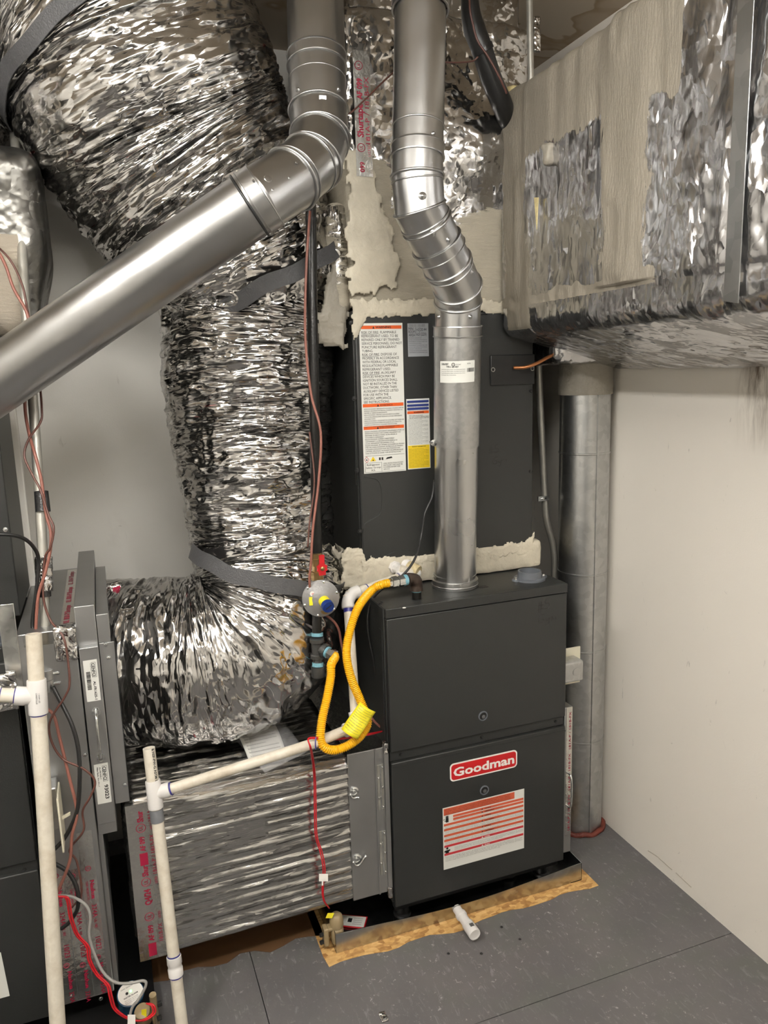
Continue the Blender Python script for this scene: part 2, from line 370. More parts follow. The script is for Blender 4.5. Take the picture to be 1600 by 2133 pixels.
# ------------------------------------------------------------------ generic builders
def wirething(name, pts, r, mat, label, cat, parent=None, n=8, sub=8, group=None):
    P = np.array(pts, float)
    if parent is None:
        o = MB().tube(P, r, n, smooth=sub).build(name, mat, smooth=180); tag(o, label, cat, group)
    else: o = MB().tube(P, r, n, smooth=sub).build(name, mat, parent, smooth=180)
    return o
def screw(parent, p, nrm, r=.005, mat=None, name='screw'):
    nrm = np.array(nrm, float); return MB().lathe([(r*1.5, 0), (r*1.5, .001), (r, .0012), (r*.9, .004), (r*.4, .0045)], np.array(p)-nrm*.0005, nrm, 8).build(name, mat or M['black'], parent)
def sweepgrid(P, R, n, disp=None, squash=None):
    """tube surface with uv in metres; disp(s,theta,points)->offset along the radius"""
    k = len(P); T = np.gradient(P, axis=0); T /= np.linalg.norm(T, axis=1)[:, None]; N = frames(T); B = np.cross(T, N)
    s = np.concatenate([[0], np.cumsum(np.linalg.norm(np.diff(P, axis=0), axis=1))])
    th = np.linspace(0, 2*math.pi, n+1)[:-1]; TH, SS = np.meshgrid(th, s); RR = np.repeat(R[:, None], n, 1)
    dirv = np.cos(TH)[..., None]*N[:, None]+np.sin(TH)[..., None]*B[:, None]
    base = P[:, None]+dirv*RR[..., None]
    if disp is not None: base = base+dirv*disp(SS.ravel(), TH.ravel(), base.reshape(-1, 3)).reshape(k, n)[..., None]
    return base, SS, TH, T, N, B
def gridmesh(name, base, SS, TH, R, mat, parent=None, caps=True):
    k, n = base.shape[:2]; off = np.array(parent['_o'][:]) if parent is not None else np.zeros(3)
    V = (base.reshape(-1, 3)-off); i = np.arange(k-1)[:, None]*n; j = np.arange(n)[None]; j2 = (j+1) % n
    F = np.stack([i+j, i+j2, i+n+j2, i+n+j], -1).reshape(-1, 4).tolist()
    if caps: F += [list(range(n))[::-1], [(k-1)*n+q for q in range(n)]]
    me = bpy.data.meshes.new(name); me.from_pydata(V.tolist(), [], F); me.materials.append(mat)
    uvl = me.uv_layers.new(name='UVMap'); ravg = float(np.mean(R)); U = []
    ss = SS[:, 0]
    li = np.empty(len(me.loops), int); me.loops.foreach_get('vertex_index', li)
    # seam-safe uv: the angle goes to a mirrored ramp so that both ends meet
    th = TH.ravel()[li]; uvc = np.stack([SS.ravel()[li], np.abs(th-math.pi)*ravg], -1)
    uvl.data.foreach_set('uv', uvc.ravel())
    me.polygons.foreach_set('use_smooth', [True]*len(me.polygons))
    bm = bmesh.new(); bm.from_mesh(me); bmesh.ops.recalc_face_normals(bm, faces=bm.faces); bm.to_mesh(me); bm.free()
    o = bpy.data.objects.new(name, me); S.collection.objects.link(o)
    if parent is not None: o.parent = parent; o['_o'] = list(off)
    return o
def softbox(name, a, b, r, res, mat, parent=None, disp=None, warp=None, mask=None, skip=()):
    """rounded box from dense grids, displaced along its normals"""
    a = np.array(a, float); b = np.array(b, float); V = []; F = []; base = 0
    for ax in range(3):
        for sd in (0, 1):
            if (ax, sd) in skip: continue
            u, v = [q for q in range(3) if q != ax]; nu = max(2, int((b[u]-a[u])/res)+1); nv = max(2, int((b[v]-a[v])/res)+1)
            gu = np.linspace(a[u], b[u], nu); gv = np.linspace(a[v], b[v], nv); U, Vv = np.meshgrid(gu, gv, indexing='ij')
            P = np.zeros((nu*nv, 3)); P[:, u] = U.ravel(); P[:, v] = Vv.ravel(); P[:, ax] = (b if sd else a)[ax]; V.append(P)
            i = np.arange(nu-1)[:, None]*nv; j = np.arange(nv-1)[None]; F.append((np.stack([i+j, i+j+1, i+nv+j+1, i+nv+j], -1)+base).reshape(-1, 4)); base += nu*nv
    V = np.vstack(V); F = np.vstack(F); inner = np.clip(V, a+r, b-r); d = V-inner; L = np.linalg.norm(d, axis=1)[:, None]; d = d/np.where(L < 1e-9, 1, L)
    V = inner+d*r; V0 = V.copy(); mk = mask(V0, d) if mask else None
    if disp is not None: V = V+d*disp(V0, d)[:, None]
    if warp is not None: V = warp(V)
    off = np.array(parent['_o'][:]) if parent is not None else np.zeros(3)
    me = bpy.data.meshes.new(name); me.from_pydata((V-off).tolist(), [], F.tolist()); me.materials.append(mat)
    if mask:
        at = me.attributes.new('mastic', 'FLOAT', 'POINT'); at.data.foreach_set('value', mk.astype(np.float32))
    bm = bmesh.new(); bm.from_mesh(me); bmesh.ops.remove_doubles(bm, verts=bm.verts, dist=2e-4); bmesh.ops.recalc_face_normals(bm, faces=bm.faces); bm.to_mesh(me); bm.free()
    me.polygons.foreach_set('use_smooth', [True]*len(me.polygons))
    o = bpy.data.objects.new(name, me); S.collection.objects.link(o)
    if parent is not None: o.parent = parent; o['_o'] = list(off)
    return o
def sstep(a, b, x): t = np.clip((x-a)/(b-a), 0, 1); return t*t*(3-2*t)

# ================================================================== SETTING
X0, X1, Y0, Y1, ZC = -2.7, .877, -2.9, .80, 2.60
def struct(name, mb, mat, parent=None, **kw):
    o = mb.build(name, mat, parent, **kw)
    if parent is None: o['kind'] = 'structure'
    return o
fl = struct('floor', MB().box((X0-.1, Y0-.1, -.06), (X1+.1, Y1+.1, -.012)), M['darker'])
xs = [X0-.1, -1.62, -.400, X1+.1]; ys = [Y0-.1, -1.58, -.357, Y1+.1]
for i in range(3):
    for j in range(3):
        g = .0012; MB().box((xs[i]+g, ys[j]+g, -.012), (xs[i+1]-g, ys[j+1]-g, 0)).build('floor_panel', M['floor'], fl)
struct('ceiling', MB().box((X0-.1, Y0-.1, ZC), (X1+.1, Y1+.1, ZC+.1)), M['ceil'])
struct('wall_back', MB().box((X0-.1, Y1, -.06), (X1+.1, Y1+.1, ZC)), M['wall'])
wr = struct('wall_right', MB().box((X1, Y0, -.06), (X1+.1, Y1, ZC)), M['wall_r'])
struct('wall_left', MB().box((X0-.1, Y0, -.06), (X0, Y1, ZC)), M['wall'])
wf = struct('wall_front', MB().box((X0-.1, Y0-.1, -.06), (X1+.1, Y0, ZC)), M['wall'])
dr = struct('added_door_1', MB().box((-1.2, Y0, 0), (-.3, Y0+.03, 2.03)), plain('added_dark_door', (.03, .028, .025), .4), bevel=.004)  # unseen dark door added for contrast in the foil reflections
MB().lathe([(.012, 0), (.012, .03), (.028, .04), (.03, .055), (.02, .07)], (-.38, Y0+.03, .96), (0, 1, 0), 16).build('added_door_handle', M['zinc'], dr)
# bare OSB strips where the floor paint stops
def strip(name, poly, mat, th=.0015):
    o = MB().plate([tuple(p) for p in poly], (0, 0, th)).build(name, mat, smooth=0); o['kind'] = 'structure'; return o
rr = random.Random(3)
e = []
for k in range(27):
    x = -.21+.865*k/26; e.append((x, -.043+.006*math.sin(k*.9)+rr.uniform(-.003, .003)-(.012 if .10 < x < .20 else 0), .0002))
strip('trim_1', e+[(.655, .02, .0002), (.64, .78, .0002), (-.2, .78, .0002), (-.215, .0, .0002)], M['osb'])
e = [(-.76, .10, .0002)]+[(-.74+.55*k/14, .085+.012*math.sin(k*1.7)+rr.uniform(-.004, .004), .0002) for k in range(15)]+[(-.19, .085, .0002), (-.19, .7, .0002), (-.76, .7, .0002)]
strip('trim_2', e, M['board'])
# white painted board standing in the corner behind the left unit
struct('trim_3', MB().box((-1.5, .44, 0), (-.862, .47, 1.56)), M['wall'], bevel=.003)
struct('trim_4', MB().box((.50, .775, 0), (.80, .795, 2.3)), plain('dark_gap_panel', (.022, .014, .009), .6))  # dark panel added to blacken the gap between coil and round duct
M['crack'] = plain('crack', lin((190, 182, 168)), .8)
# drywall seam cracks at the foot of the right wall
for a, b in (((1350, 1772), (1372, 1786)), ((1372, 1787), (1400, 1812)), ((1408, 1818), (1440, 1848))):
    p, q = Xp(*a, X1-.001), Xp(*b, X1-.001); MB().obox((p+q)/2, (0, 0, .0012), (q-p)/2, (.0006, 0, 0)).build('wall_crack', M['crack'], wr)

# ================================================================== FURNACE
FW, FZ, FH, FD = .5609, .0903, .876, .70
ft = FZ+FH
fur = thing('gas_furnace', 'charcoal gas furnace with red badge and orange striped label, standing in the metal pan', 'furnace', (FW/2, .3, FZ))
MB().box((0, .018, FZ), (FW, FD, ft-.0015)).build('body', M['dark'], fur, bevel=.002)
MB().box((.001, .0, ft-.026), (FW-.001, .018, ft)).build('top_panel', M['dark'], fur, bevel=.0015)
MB().box((.001, .0175, ft-.002), (FW-.001, FD, ft)).build('top_panel', M['dark'], fur)
MB().box((.003, 0, .559), (FW-.003, .017, ft-.028)).build('upper_door', M['dark'], fur, bevel=.0025)
ld = MB().box((.003, -.002, FZ-.004), (FW-.003, .017, .528)).build('lower_door', M['dark'], fur, bevel=.003)
MB().box((.004, -.003, .512), (FW-.004, .004, .516)).build('door_lip', M['dark'], fur)
MB().box((.003, .009, .528), (FW-.003, .0178, .559)).build('seam_rail', M['dark'], fur, bevel=.002)
for x in (.035, .285, .53): screw(fur, (x, .009, .544), (0, -1, 0), .004)
for x, z in ((.012, .7), (.012, .3)): MB().box((-.002, .03, z-.2), (0, .05, z+.2)).build('side_flange', M['dark'], fur)
for px in ((1006, 1491), (1008, 1645)):
    p = Yp(*px, 0); yy = 0 if px[1] < 1600 else -.002
    sg = MB().lathe([(.0145, -.001), (.0145, .0025), (.0115, .003), (.0112, -.003)], (p[0], yy, p[2]), (0, -1, 0), 24, cap=False).build('sight_glass', M['collar'], fur)
    MB().lathe([(.0112, 0), (.0112, .0006)], (p[0], yy, p[2]), (0, -1, 0), 20).build('lens', M['black'], sg)
    MB().lathe([(.006, 0), (.006, .001)], (p[0]+.002, yy-.0005, p[2]-.003), (0, -1, 0), 6).build('lens_mark', M['ink_soft'], sg)
# badge
p0 = Yp(937, 1592, -.002); p1 = Yp(1077, 1562, -.002); pb = Yp(938, 1629, -.002); bx0, bx1, bz1, bz0 = p0[0], p1[0], p0[2], pb[2]
def rrect(x0, z0, x1, z1, r, y, n=6):
    out = []
    for cx, cz, a0 in ((x1-r, z1-r, 0), (x0+r, z1-r, 90), (x0+r, z0+r, 180), (x1-r, z0+r, 270)):
        for k in range(n+1): a = math.radians(a0+90*k/n); out.append((cx+r*math.cos(a), y, cz+r*math.sin(a)))
    return out
bd = MB().plate(rrect(bx0, bz0, bx1, bz1, .012, -.002), (0, -.0012, 0)).build('brand_badge', M['badge_white'], fur)
MB().plate(rrect(bx0+.004, bz0+.004, bx1-.004, bz1-.004, .009, -.0032), (0, -.0004, 0)).build('badge_field', M['badge_red'], bd)
fr = flat((bx0, -.0036, bz0), (1, 0, 0), (0, 0, 1)); mb = MB(); bw = bx1-bx0; bh = bz1-bz0
write(mb, fr, 'Goodman', .010, bh*.27, bh*.47, bw-.020, bold=True); mb.build('lettering', M['badge_white'], bd, smooth=0)
# warning label
a = Yp(922, 1684, -.002); b = Yp(1092, 1646, -.002); c_ = Yp(921, 1813, -.002); lx0, lx1, lz1, lz0 = a[0], b[0], a[2], c_[2]; lw, lh = lx1-lx0, lz1-lz0
lab = MB().plate([(lx0, -.002, lz0), (lx1, -.002, lz0), (lx1, -.002, lz1), (lx0, -.002, lz1)], (0, -.0005, 0)).build('warning_label', M['white_label'], fur, smooth=0)
fr = flat((lx0, -.0025, lz0), (1, 0, 0), (0, 0, 1), .0008)
mb = MB(); rect(mb, fr, .003, lh*.878, lw*.875, lh*.985, .0001)
bands = [(.835, .11), (.785, .11), (.72, .0), (.640, .0), (.545, .0), (.465, .0)]; bands2 = [(.372, 0), (.240, 0)]
for fy, fx in bands: rect(mb, fr, .003+lw*fx, lh*fy-.0028, lw-.003, lh*fy+.0040, .0001)
mb.build('orange_band', M['orange2'], lab, smooth=0)
mb = MB()
for fy, fx in bands2: rect(mb, fr, .003, lh*fy-.0028, lw-.003, lh*fy+.0040, .0001)
mb.build('red_band', M['red_band'], lab, smooth=0)
mb = MB()
hd = ['BEFORE OPENING THE FURNACE DOORS, PLEASE LOOK THROUGH THE VIEWPORT AND', 'CONFIRM THAT THE CONTROL BOARD IS NOT DISPLAYING AN "ERR" or "FAN" ERROR', 'CODE. IF THE CONTROL BOARD IS DISPLAYING THIS CODE, DO NOT OPEN THE FURNACE', 'DOORS, PLEASE REFER TO THE INSTALLATION MANUAL, SERVICE MANUAL INFORMATION']
for k, s_ in enumerate(hd): write(mb, fr, s_, .006, lh*(.965-.025*k)-.0012, .0026, lw*.80-.003*(k == 1), 0)
heads = ['WARNING', 'AVERTISSEMENT', 'WARNING', 'AVERTISSEMENT', 'WARNING', 'AVERTISSEMENT']
for (fy, fx), s_ in zip(bands, heads): write(mb, fr, s_, lw*.5, lh*fy-.0012, .0030, None, 0, True, 'l')
for (fy, fx) in bands: mb.add([fr(lw*.46, lh*fy-.0014), fr(lw*.485, lh*fy-.0014), fr(lw*.4725, lh*fy+.0024)], [(0, 1, 2)])
body = ['Hazardous voltage. Disconnect all electric power before servicing this unit. Failure to do so may', 'cause property damage, personal injury or death. Improper installation, adjustment, alteration,', 'service or maintenance can cause injury or property damage. Refer to the manual provided.']
fy = [(.81, 1), (.76, 1), (.69, 2), (.61, 3), (.515, 2), (.435, 2), (.33, 3), (.20, 4)]
for y_, n_ in fy:
    for k in range(n_): write(mb, fr, body[k % 3], .006+(lw*.11 if (y_ > .75 or y_ == .33) else 0), lh*y_-.0012-k*.0040, .0019, (lw-.012)*(1-.11*(y_ > .75 or y_ == .33))*(1 if k < n_-1 else .7))
# pictograms: hand with spark, reading figure
hx, hy = .013, lh*.795
mb.obox(fr(hx, hy), (.0042, 0, 0), (0, 0, .006), (0, .0002, 0))
for k in range(4): mb.obox(fr(hx-.0032+.0021*k, hy+.0095), (.0008, 0, 0), (0, 0, .004), (0, .0002, 0))
mb.obox(fr(hx-.006, hy-.001), (.0025, 0, 0), (0, 0, .0008), (0, .0002, 0)); mb.obox(fr(hx-.0095, hy+.004), (.0022, 0, .001), (0, 0, .0008), (0, .0002, 0))
hx, hy = .012, lh*.30
mb.lathe([(.0035, 0), (.0035, .0003)], fr(hx, hy+.008), (0, -1, 0), 12); mb.obox(fr(hx, hy), (.009, 0, .001), (0, 0, .0025), (0, .0002, 0)); mb.obox(fr(hx, hy-.004), (.005, 0, 0), (0, 0, .003), (0, .0002, 0))
mb.build('lettering', M['ink'], lab, smooth=0)
mb = MB()
for (y_, fx), s_ in zip(bands2, ('DANGER', 'PELIGRO')):
    write(mb, fr, s_, lw*.5, lh*y_-.0012, .0030, None, 0, True); mb.add([fr(lw*.46, lh*y_-.0014), fr(lw*.485, lh*y_-.0014), fr(lw*.4725, lh*y_+.0024)], [(0, 1, 2)])
mb.build('lettering', M['badge_white'], lab, smooth=0)
# handwriting on upper door
def hand(parent, fr, strokes, r, mat, name='handwriting'):
    mb = MB()
    for st in strokes: mb.tube([fr(x, y) for x, y in st], r, 4, smooth=4 if len(st) > 2 else 0)
    return mb.build(name, mat, parent, smooth=0)
HASH5 = [[(.0, .5), (.32, .55)], [(-.02, .25), (.30, .30)], [(.10, .75), (.06, .05)], [(.22, .78), (.18, .08)],
         [(.62, .95), (.45, .92), (.42, .62), (.60, .60), (.66, .42), (.55, .25), (.38, .28)]]
GYM = [[(.35, .95), (.15, .9), (.0, .6), (.05, .25), (.25, .2), (.35, .4), (.3, .55), (.18, .52)], [(.48, .6), (.5, .35), (.62, .33), (.68, .6)], [(.68, .6), (.66, .1), (.55, -.1), (.45, .0)],
       [(.82, .3), (.82, .6), (.92, .62), (.95, .32)], [(.95, .5), (1.05, .62), (1.12, .55), (1.12, .3)]]
p = Yp(1120, 1268, 0); fr = flat((p[0], 0, p[2]-.015), (1, 0, 0), (0, 0, 1), .0003); k = .060
hand(fur, fr, [[(x*k, y*k*.75) for x, y in st] for st in HASH5]+[[(x*k*.85+.004, y*k*.55-.036) for x, y in st] for st in GYM], .0007, M['marker'])
# four plastic risers and struts under it
for x, y in ((.045, .06), (.515, .06), (.045, .62), (.515, .62), (.42, .10)):
    MB().lathe([(.026, .012), (.026, .02), (.020, .022), (.018, FZ-.013)], (x, y, 0), (0, 0, 1), 16).build('foot', M['black'], fur)
MB().box((.01, .02, FZ-.03), (.55, .045, FZ)).build('base_rail', M['darker'], fur)
# vent collar and gas elbow opening, drain flange
p = Zp(1107, 1208, ft); cx, cy = p[0], p[1]+.01
col = MB().lathe([(.046, 0), (.046, .005), (.036, .007), (.034, .026), (.030, .026), (.029, .006)], (cx, cy, ft), (0, 0, 1), 28, cap=False).build('intake_collar', M['collar'], fur)
MB().lathe([(.030, .004), (.030, .006)], (cx, cy, ft), (0, 0, 1), 20).build('collar_opening', M['darker'], col)
for s_ in (-1, 1):
    MB().lathe([(.013, 0), (.013, .005)], (cx+s_*.044, cy, ft), (0, 0, 1), 12).build('flange_ear', M['collar'], col); MB().lathe([(.005, 0), (.004, .005)], (cx+s_*.046, cy, ft+.005), (0, 0, 1), 8).build('screw', M['zinc'], col)
p = Zp(1005, 1222, ft); MB().box((p[0]-.012, p[1]-.012, ft), (p[0]+.014, p[1]+.010, ft+.0006)).build('vent_slot', M['darker'], fur)
for px in ((795, 1255), (792, 1258)): screw(fur, Zp(*px, ft), (0, 0, 1), .004)
p = Zp(842, 1266, ft); MB().lathe([(.005, 0), (.004, .001)], p, (0, 0, 1), 7).build('paint_fleck', M['badge_white'], fur)
# ================================================================== FURNACE SIDE ITEMS (right)
jb = thing('junction_box', 'steel junction box on cream cover plate at right side of furnace', 'junction box', (.58, .13, .66))
MB().box((.5620, .040, .640), (.648, .092, .705)).build('box_body', M['galv'], jb, bevel=.006)
MB().lathe([(.013, 0), (.013, .001), (.011, .0012)], (.622, .0395, .672), (0, -1, 0), 16).build('knockout', M['galv'], jb)
MB().box((.590, .093, .610), (.672, .098, .728)).build('cover_plate', M['cream'], jb, bevel=.002)
rk = thing('filter_access_strip', 'narrow metal filter cover with red printed tape and wire handle beside furnace', 'duct panel', (.575, .12, .3))
MB().box((.5625, .010, .10), (.590, .30, .58)).build('cover', M['sheet'], rk, bevel=.002)
tp = MB().box((.5680, .0085, .16), (.5885, .0098, .58)).build('foil_tape', M['tape_clear'], rk, smooth=0)
mb = MB(); fr = flat((.584, .0085, .17), (0, 0, 1), (-1, 0, 0), .0005)
for k in range(3): write(mb, fr, '181A-P / 181B-FX', .005+.135*k, .0, .007, .12)
mb.build('lettering', M['tape_red'], tp, smooth=0)
mb = MB(); fr = flat((.578, .0435, .17), (0, 0, 1), (-1, 0, 0), .0005)
MB().tube([(.574, .012, .37), (.574, -.012, .36), (.574, -.012, .27), (.574, .012, .26)], .003, 8, smooth=6).build('handle', M['zinc'], rk, smooth=180)

# ================================================================== DRAIN PAN
pan = thing('drain_pan', 'galvanized drain pan under the furnace, front lip bowed', 'drain pan', (.22, .37, 0))
px0, px1, py0, py1, ph = -.178, .6208, -.0066, .755, .062
mb = MB().box((px0, py0, .0025), (px1, py1, .005)); th = .0015
bow = []
n = 20
for k in range(n+1):
    x = px0+(px1-px0)*k/n; bow.append((x, py0-.012*math.sin(math.pi*k/n), ph-.012*math.sin(math.pi*min(1, k/n*1.0))**2))
lowr = [(px0+(px1-px0)*k/n, py0, .0025) for k in range(n+1)]
vs = []; fs = []
for k in range(n+1):
    for (q, dy) in ((lowr[k], 0), (bow[k], 0), (bow[k], .0016), (lowr[k], .0016)): vs.append((q[0], q[1]+dy, q[2]))
for k in range(n):
    for a in range(4): fs.append((k*4+a, (k+1)*4+a, (k+1)*4+(a+1) % 4, k*4+(a+1) % 4))
fs += [(0, 1, 2, 3), (n*4, n*4+1, n*4+2, n*4+3)]
mb.build('pan_base', M['pan'], pan)
MB().add(vs, fs).build('front_wall', M['pan'], pan, smooth=60)
MB().box((px0, py0, .0025), (px0+th, py1, ph)).build('side_wall', M['pan'], pan); MB().box((px1-th, py0, .0025), (px1, py1, ph)).build('side_wall', M['pan'], pan)
MB().box((px0, py1-th, .0025), (px1, py1, ph)).build('back_wall', M['pan'], pan)
MB().plate([(px0, py0, ph-.0005), (px0+.05, py0-.003, ph-.0025), (px0+.05, py0+.002, ph-.0025), (px0, py0+.004, ph-.0005)], (0, 0, .0008)).build('folded_lip', M['zinc'], pan)
# plugged drain stub through the pan wall
st = thing('drain_plug', 'white pvc stub with ribbed cap poking out of pan front', 'pipe fitting', Zp(975, 1930, .03))
a = Yp(952, 1880, -.015); a[2] = .036; b = Zp(968, 1905, .034); c2 = Zp(988, 1945, .030)
ax = (c2-a); L = np.linalg.norm(ax); ax = ax/L
MB().lathe([(.013, -.004), (.013, .020), (.0165, .021), (.0165, .030), (.014, .031), (.014, L*.6), (.017, L*.62), (.017, L*.70), (.0145, L*.71)], a, ax, 20).build('adapter', M['pvc_fit'], st)
cp = MB().lathe([(.0165, L*.70), (.0175, L*.72), (.0175, L*1.02), (.0165, L*1.05), (.013, L*1.05), (.012, L*1.04)], a, ax, 28).build('cap', M['pvc_fit'], st)
mb = MB()
for k in range(6): mb.obox(a+ax*(L*.86)+np.array((0, 0, .0178))+np.cross(ax, (0, 0, 1))*(-.005+.002*k), ax*.006, np.cross(ax, (0, 0, 1))*.0006, np.array((0, 0, .0003)))
mb.build('barcode', M['ink'], cp, smooth=0)

# ================================================================== EVAPORATOR COIL CABINET
CY, CX0, CX1, CZ0, CZ1 = .20, .008, .566, 1.040, 1.745
coil = thing('coil_cabinet', 'charcoal evaporator coil cabinet with warning labels, standing above furnace', 'coil cabinet', (.287, .45, CZ0))
MB().box((CX0, CY+.015, CZ0), (CX1, CY+.53, CZ1)).build('body', M['dark'], coil, bevel=.002)
MB().box((CX0+.002, CY, CZ0+.004), (CX1-.002, CY+.014, CZ1-.004)).build('front_panel', M['dark'], coil, bevel=.004)
mb = MB()
for path in ([(800, 1000), (848, 1010), (794, 1025), (800, 1075), (765, 1092), (757, 1100), (752, 1110)],): pass
q = [Yp(*px, CY) for px in ((758, 993), (785, 999), (794, 1018), (795, 1058), (788, 1075), (762, 1090), (757, 1104))]
mb.tube(q, .0016, 6, smooth=5); q = [Yp(*px, CY) for px in ((790, 1180), (800, 1162), (822, 1150), (850, 1147), (868, 1152), (880, 1168))]; mb.tube(q, .0016, 6, smooth=5)
q = [Yp(*px, CY) for px in ((742, 1010), (738, 700), (741, 672), (755, 660), (800, 655), (1015, 655))]; mb.tube(q, .0014, 6, smooth=5)
mb.build('embossed_bead', M['dark'], coil, smooth=180)
for px in ((732, 673), (738, 830), (744, 980), (750, 1107), (1106, 815), (1105, 982), (1104, 1134)): screw(coil, Yp(*px, CY), (0, -1, 0), .0045)
# condensate outlet opening
op = [Yp(*px, CY-.0006) for px in ((806, 1190), (806, 1178), (815, 1170), (850, 1164), (858, 1170), (860, 1186))]
MB().plate(op, (0, .0005, 0)).build('drain_opening', M['darker'], coil, smooth=0)
# line set cover
a = Yp(1020, 740, CY); b = Yp(1112, 800, CY)
cv = MB().box((a[0], CY-.006, b[2]), (CX1, CY-.0002, a[2])).build('line_cover', M['black'], coil, bevel=.004)
for px in ((1027, 770), (1109, 768)): MB().lathe([(.0065, 0), (.0065, .001), (.0045, .001), (.0045, 0)], Yp(*px, CY-.006), (0, -1, 0), 16, cap=False).build('grommet', M['zinc'], cv)
p = Yp(1018, 945, CY); fr = flat((p[0], CY, p[2]-.005), (1, 0, 0), (0, 0, 1), .0003); k = .052
hand(coil, fr, [[(x*k, y*k*.6) for x, y in st] for st in HASH5]+[[(x*k*.8+.014, y*k*.5-.032) for x, y in st] for st in GYM], .0005, M['marker'])
def label_on(parent, tl, tr, bl, y, mat):
    a, b, c3 = (Yp(*q, y) for q in (tl, tr, bl)); x0, x1, z1, z0 = (a[0]+c3[0])/2, b[0], (a[2]+b[2])/2, c3[2]
    o = MB().plate([(x0, y, z0), (x1, y, z0), (x1, y, z1), (x0, y, z1)], (0, -.0005, 0)).build('warning_label', mat, parent, smooth=0)
    return o, flat((x0, y-.0005, z0), (1, 0, 0), (0, 0, 1), .0008), x1-x0, z1-z0
lab, fr, lw, lh = label_on(coil, (747, 675), (838, 671), (759, 987), CY, M['white_label'])
mb = MB(); 
for f_ in (.962, .449, .298): rect(mb, fr, .003, lh*f_, lw-.003, lh*(f_+.022), .0001)
mb.build('orange_band', M['orange'], lab, smooth=0)
mb = MB(); L = ['RISK OF FIRE. FLAMMABLE', 'REFRIGERANT USED. TO BE', 'REPAIRED ONLY BY TRAINED', 'SERVICE PERSONNEL. DO NOT', 'PUNCTURE REFRIGERANT', 'TUBING.', 'RISK OF FIRE. DISPOSE OF', 'PROPERLY IN ACCORDANCE', 'WITH FEDERAL OR LOCAL', 'REGULATIONS.FLAMMABLE', 'REFRIGERANT USED.', 'RISK OF FIRE. AUXILIARY', 'DEVICES WHICH MAY BE', 'IGNITION SOURCES SHALL', 'NOT BE INSTALLED IN THE', 'DUCTWORK, OTHER THAN', 'AUXILIARY DEVICES LISTED', 'FOR USE WITH THE', 'SPECIFIC APPLIANCE.', 'SEE INSTRUCTIONS.']
wds = [.80, .84, .87, .93, .80, .25, .80, .85, .78, .82, .65, .77, .74, .80, .78, .78, .82, .58, .65, .60]
for k, (s_, w_) in enumerate(zip(L, wds)):
    y_ = lh*(.9325-.0241*k); write(mb, fr, s_, .006, y_, lh*.0165, lw*w_)
    if s_.startswith('RISK'): rect(mb, fr, .006, y_-.0018, .006+lw*.37, y_-.0011, .0002)
write(mb, fr, 'WARNING', lw*.37, lh*.9665, lh*.0135, lw*.36, bold=True); write(mb, fr, 'ADVERTENCIA', lw*.42, lh*.4535, lh*.012, lw*.3); write(mb, fr, 'AVERTISSEMENT', lw*.39, lh*.3025, lh*.012, lw*.36)
for x_, y_ in ((.30, .964), (.35, .451), (.33, .300)): mb.add([fr(lw*x_, lh*y_), fr(lw*(x_+.05), lh*y_), fr(lw*(x_+.025), lh*(y_+.017))], [(0, 1, 2)])
sp = ['RIESGO DE INCENDIO. REFRIGERANTE INFLAMABLE UTILIZADO. PARA SER', 'REPARADO UNICAMENTE POR PERSONAL DE SERVICIO CAPACITADO. NO', 'PERFORE LA TUBERIA DE REFRIGERANTE.', 'RIESGO DE INCENDIO. DESECHELO ADECUADAMENTE DE ACUERDO', 'CON LAS REGLAMENTACIONES FEDERALES O LOCALES. REFRIGERANTE', 'INFLAMABLE USADO.', 'RIESGO DE INCENDIO. LOS DISPOSITIVOS AUXILIARES QUE PUEDEN SER', 'FUENTES DE IGNICION NO DEBEN INSTALARSE EN LOS CONDUCTOS,', 'EXCEPTO LOS DISPOSITIVOS AUXILIARES INDICADOS PARA', 'USAR CON EL APARATO ESPECIFICO. VEA LAS INSTRUCCIONES.']
for k, s_ in enumerate(sp): write(mb, fr, s_, .006, lh*(.432-.0133*k), lh*.0082, min(lw*.93, lw*.0153*len(s_)))
fre = ["RISQUE D'INCENDIE. REFRIGERANT INFLAMMABLE UTILISE. LES", 'REPARATIONS DOIVENT ETRE CONFIEES UNIQUEMENT A DU', 'PERSONNEL DE SERVICE FORME. NE PAS PERCER LA', 'TUYAUTERIE DU REFRIGERANT.', "RISQUE D'INCENDIE. ELIMINER CORRECTEMENT", 'CONFORMEMENT A LA REGLEMENTATION FEDERALE OU', 'LOCALE. REFRIGERANT INFLAMMABLE UTILISE.', "RISQUE D'INCENDIE. LES APPAREILS AUXILIAIRES QUI PEUVENT", "ETRE UNE SOURCE D'IGNITION, AUTRES QUE LES APPAREILS", 'AUXILIAIRES HOMOLOGUES POUR UNE UTILISATION AVEC', "L'APPAREIL SPECIFIQUE, NE DOIVENT PAS ETRE INSTALLES", 'DANS LE SYSTEME DE GAINES. VOIR LES INSTRUCTIONS.']
for k, s_ in enumerate(fre): write(mb, fr, s_, .006, lh*(.281-.0135*k), lh*.0085, min(lw*.93, lw*.0172*len(s_)))
for a in ((.004, .118, lw-.004, .1195), (.004, .071, lw*.42, .0725), (.004, .006, lw-.004, .0075)): rect(mb, fr, a[0], lh*a[1], a[2], lh*a[3], .0002)
for xx in (.004, lw*.42): rect(mb, fr, xx, lh*.007, xx+.0006, lh*.071, .0002)
for k, s_ in enumerate(('Refrigerant', 'Safety Group', 'A2L')): write(mb, fr, s_, lw*.22, lh*(.052-.019*k), lh*.0125, lw*(.30, .35, .1)[k], align='c')
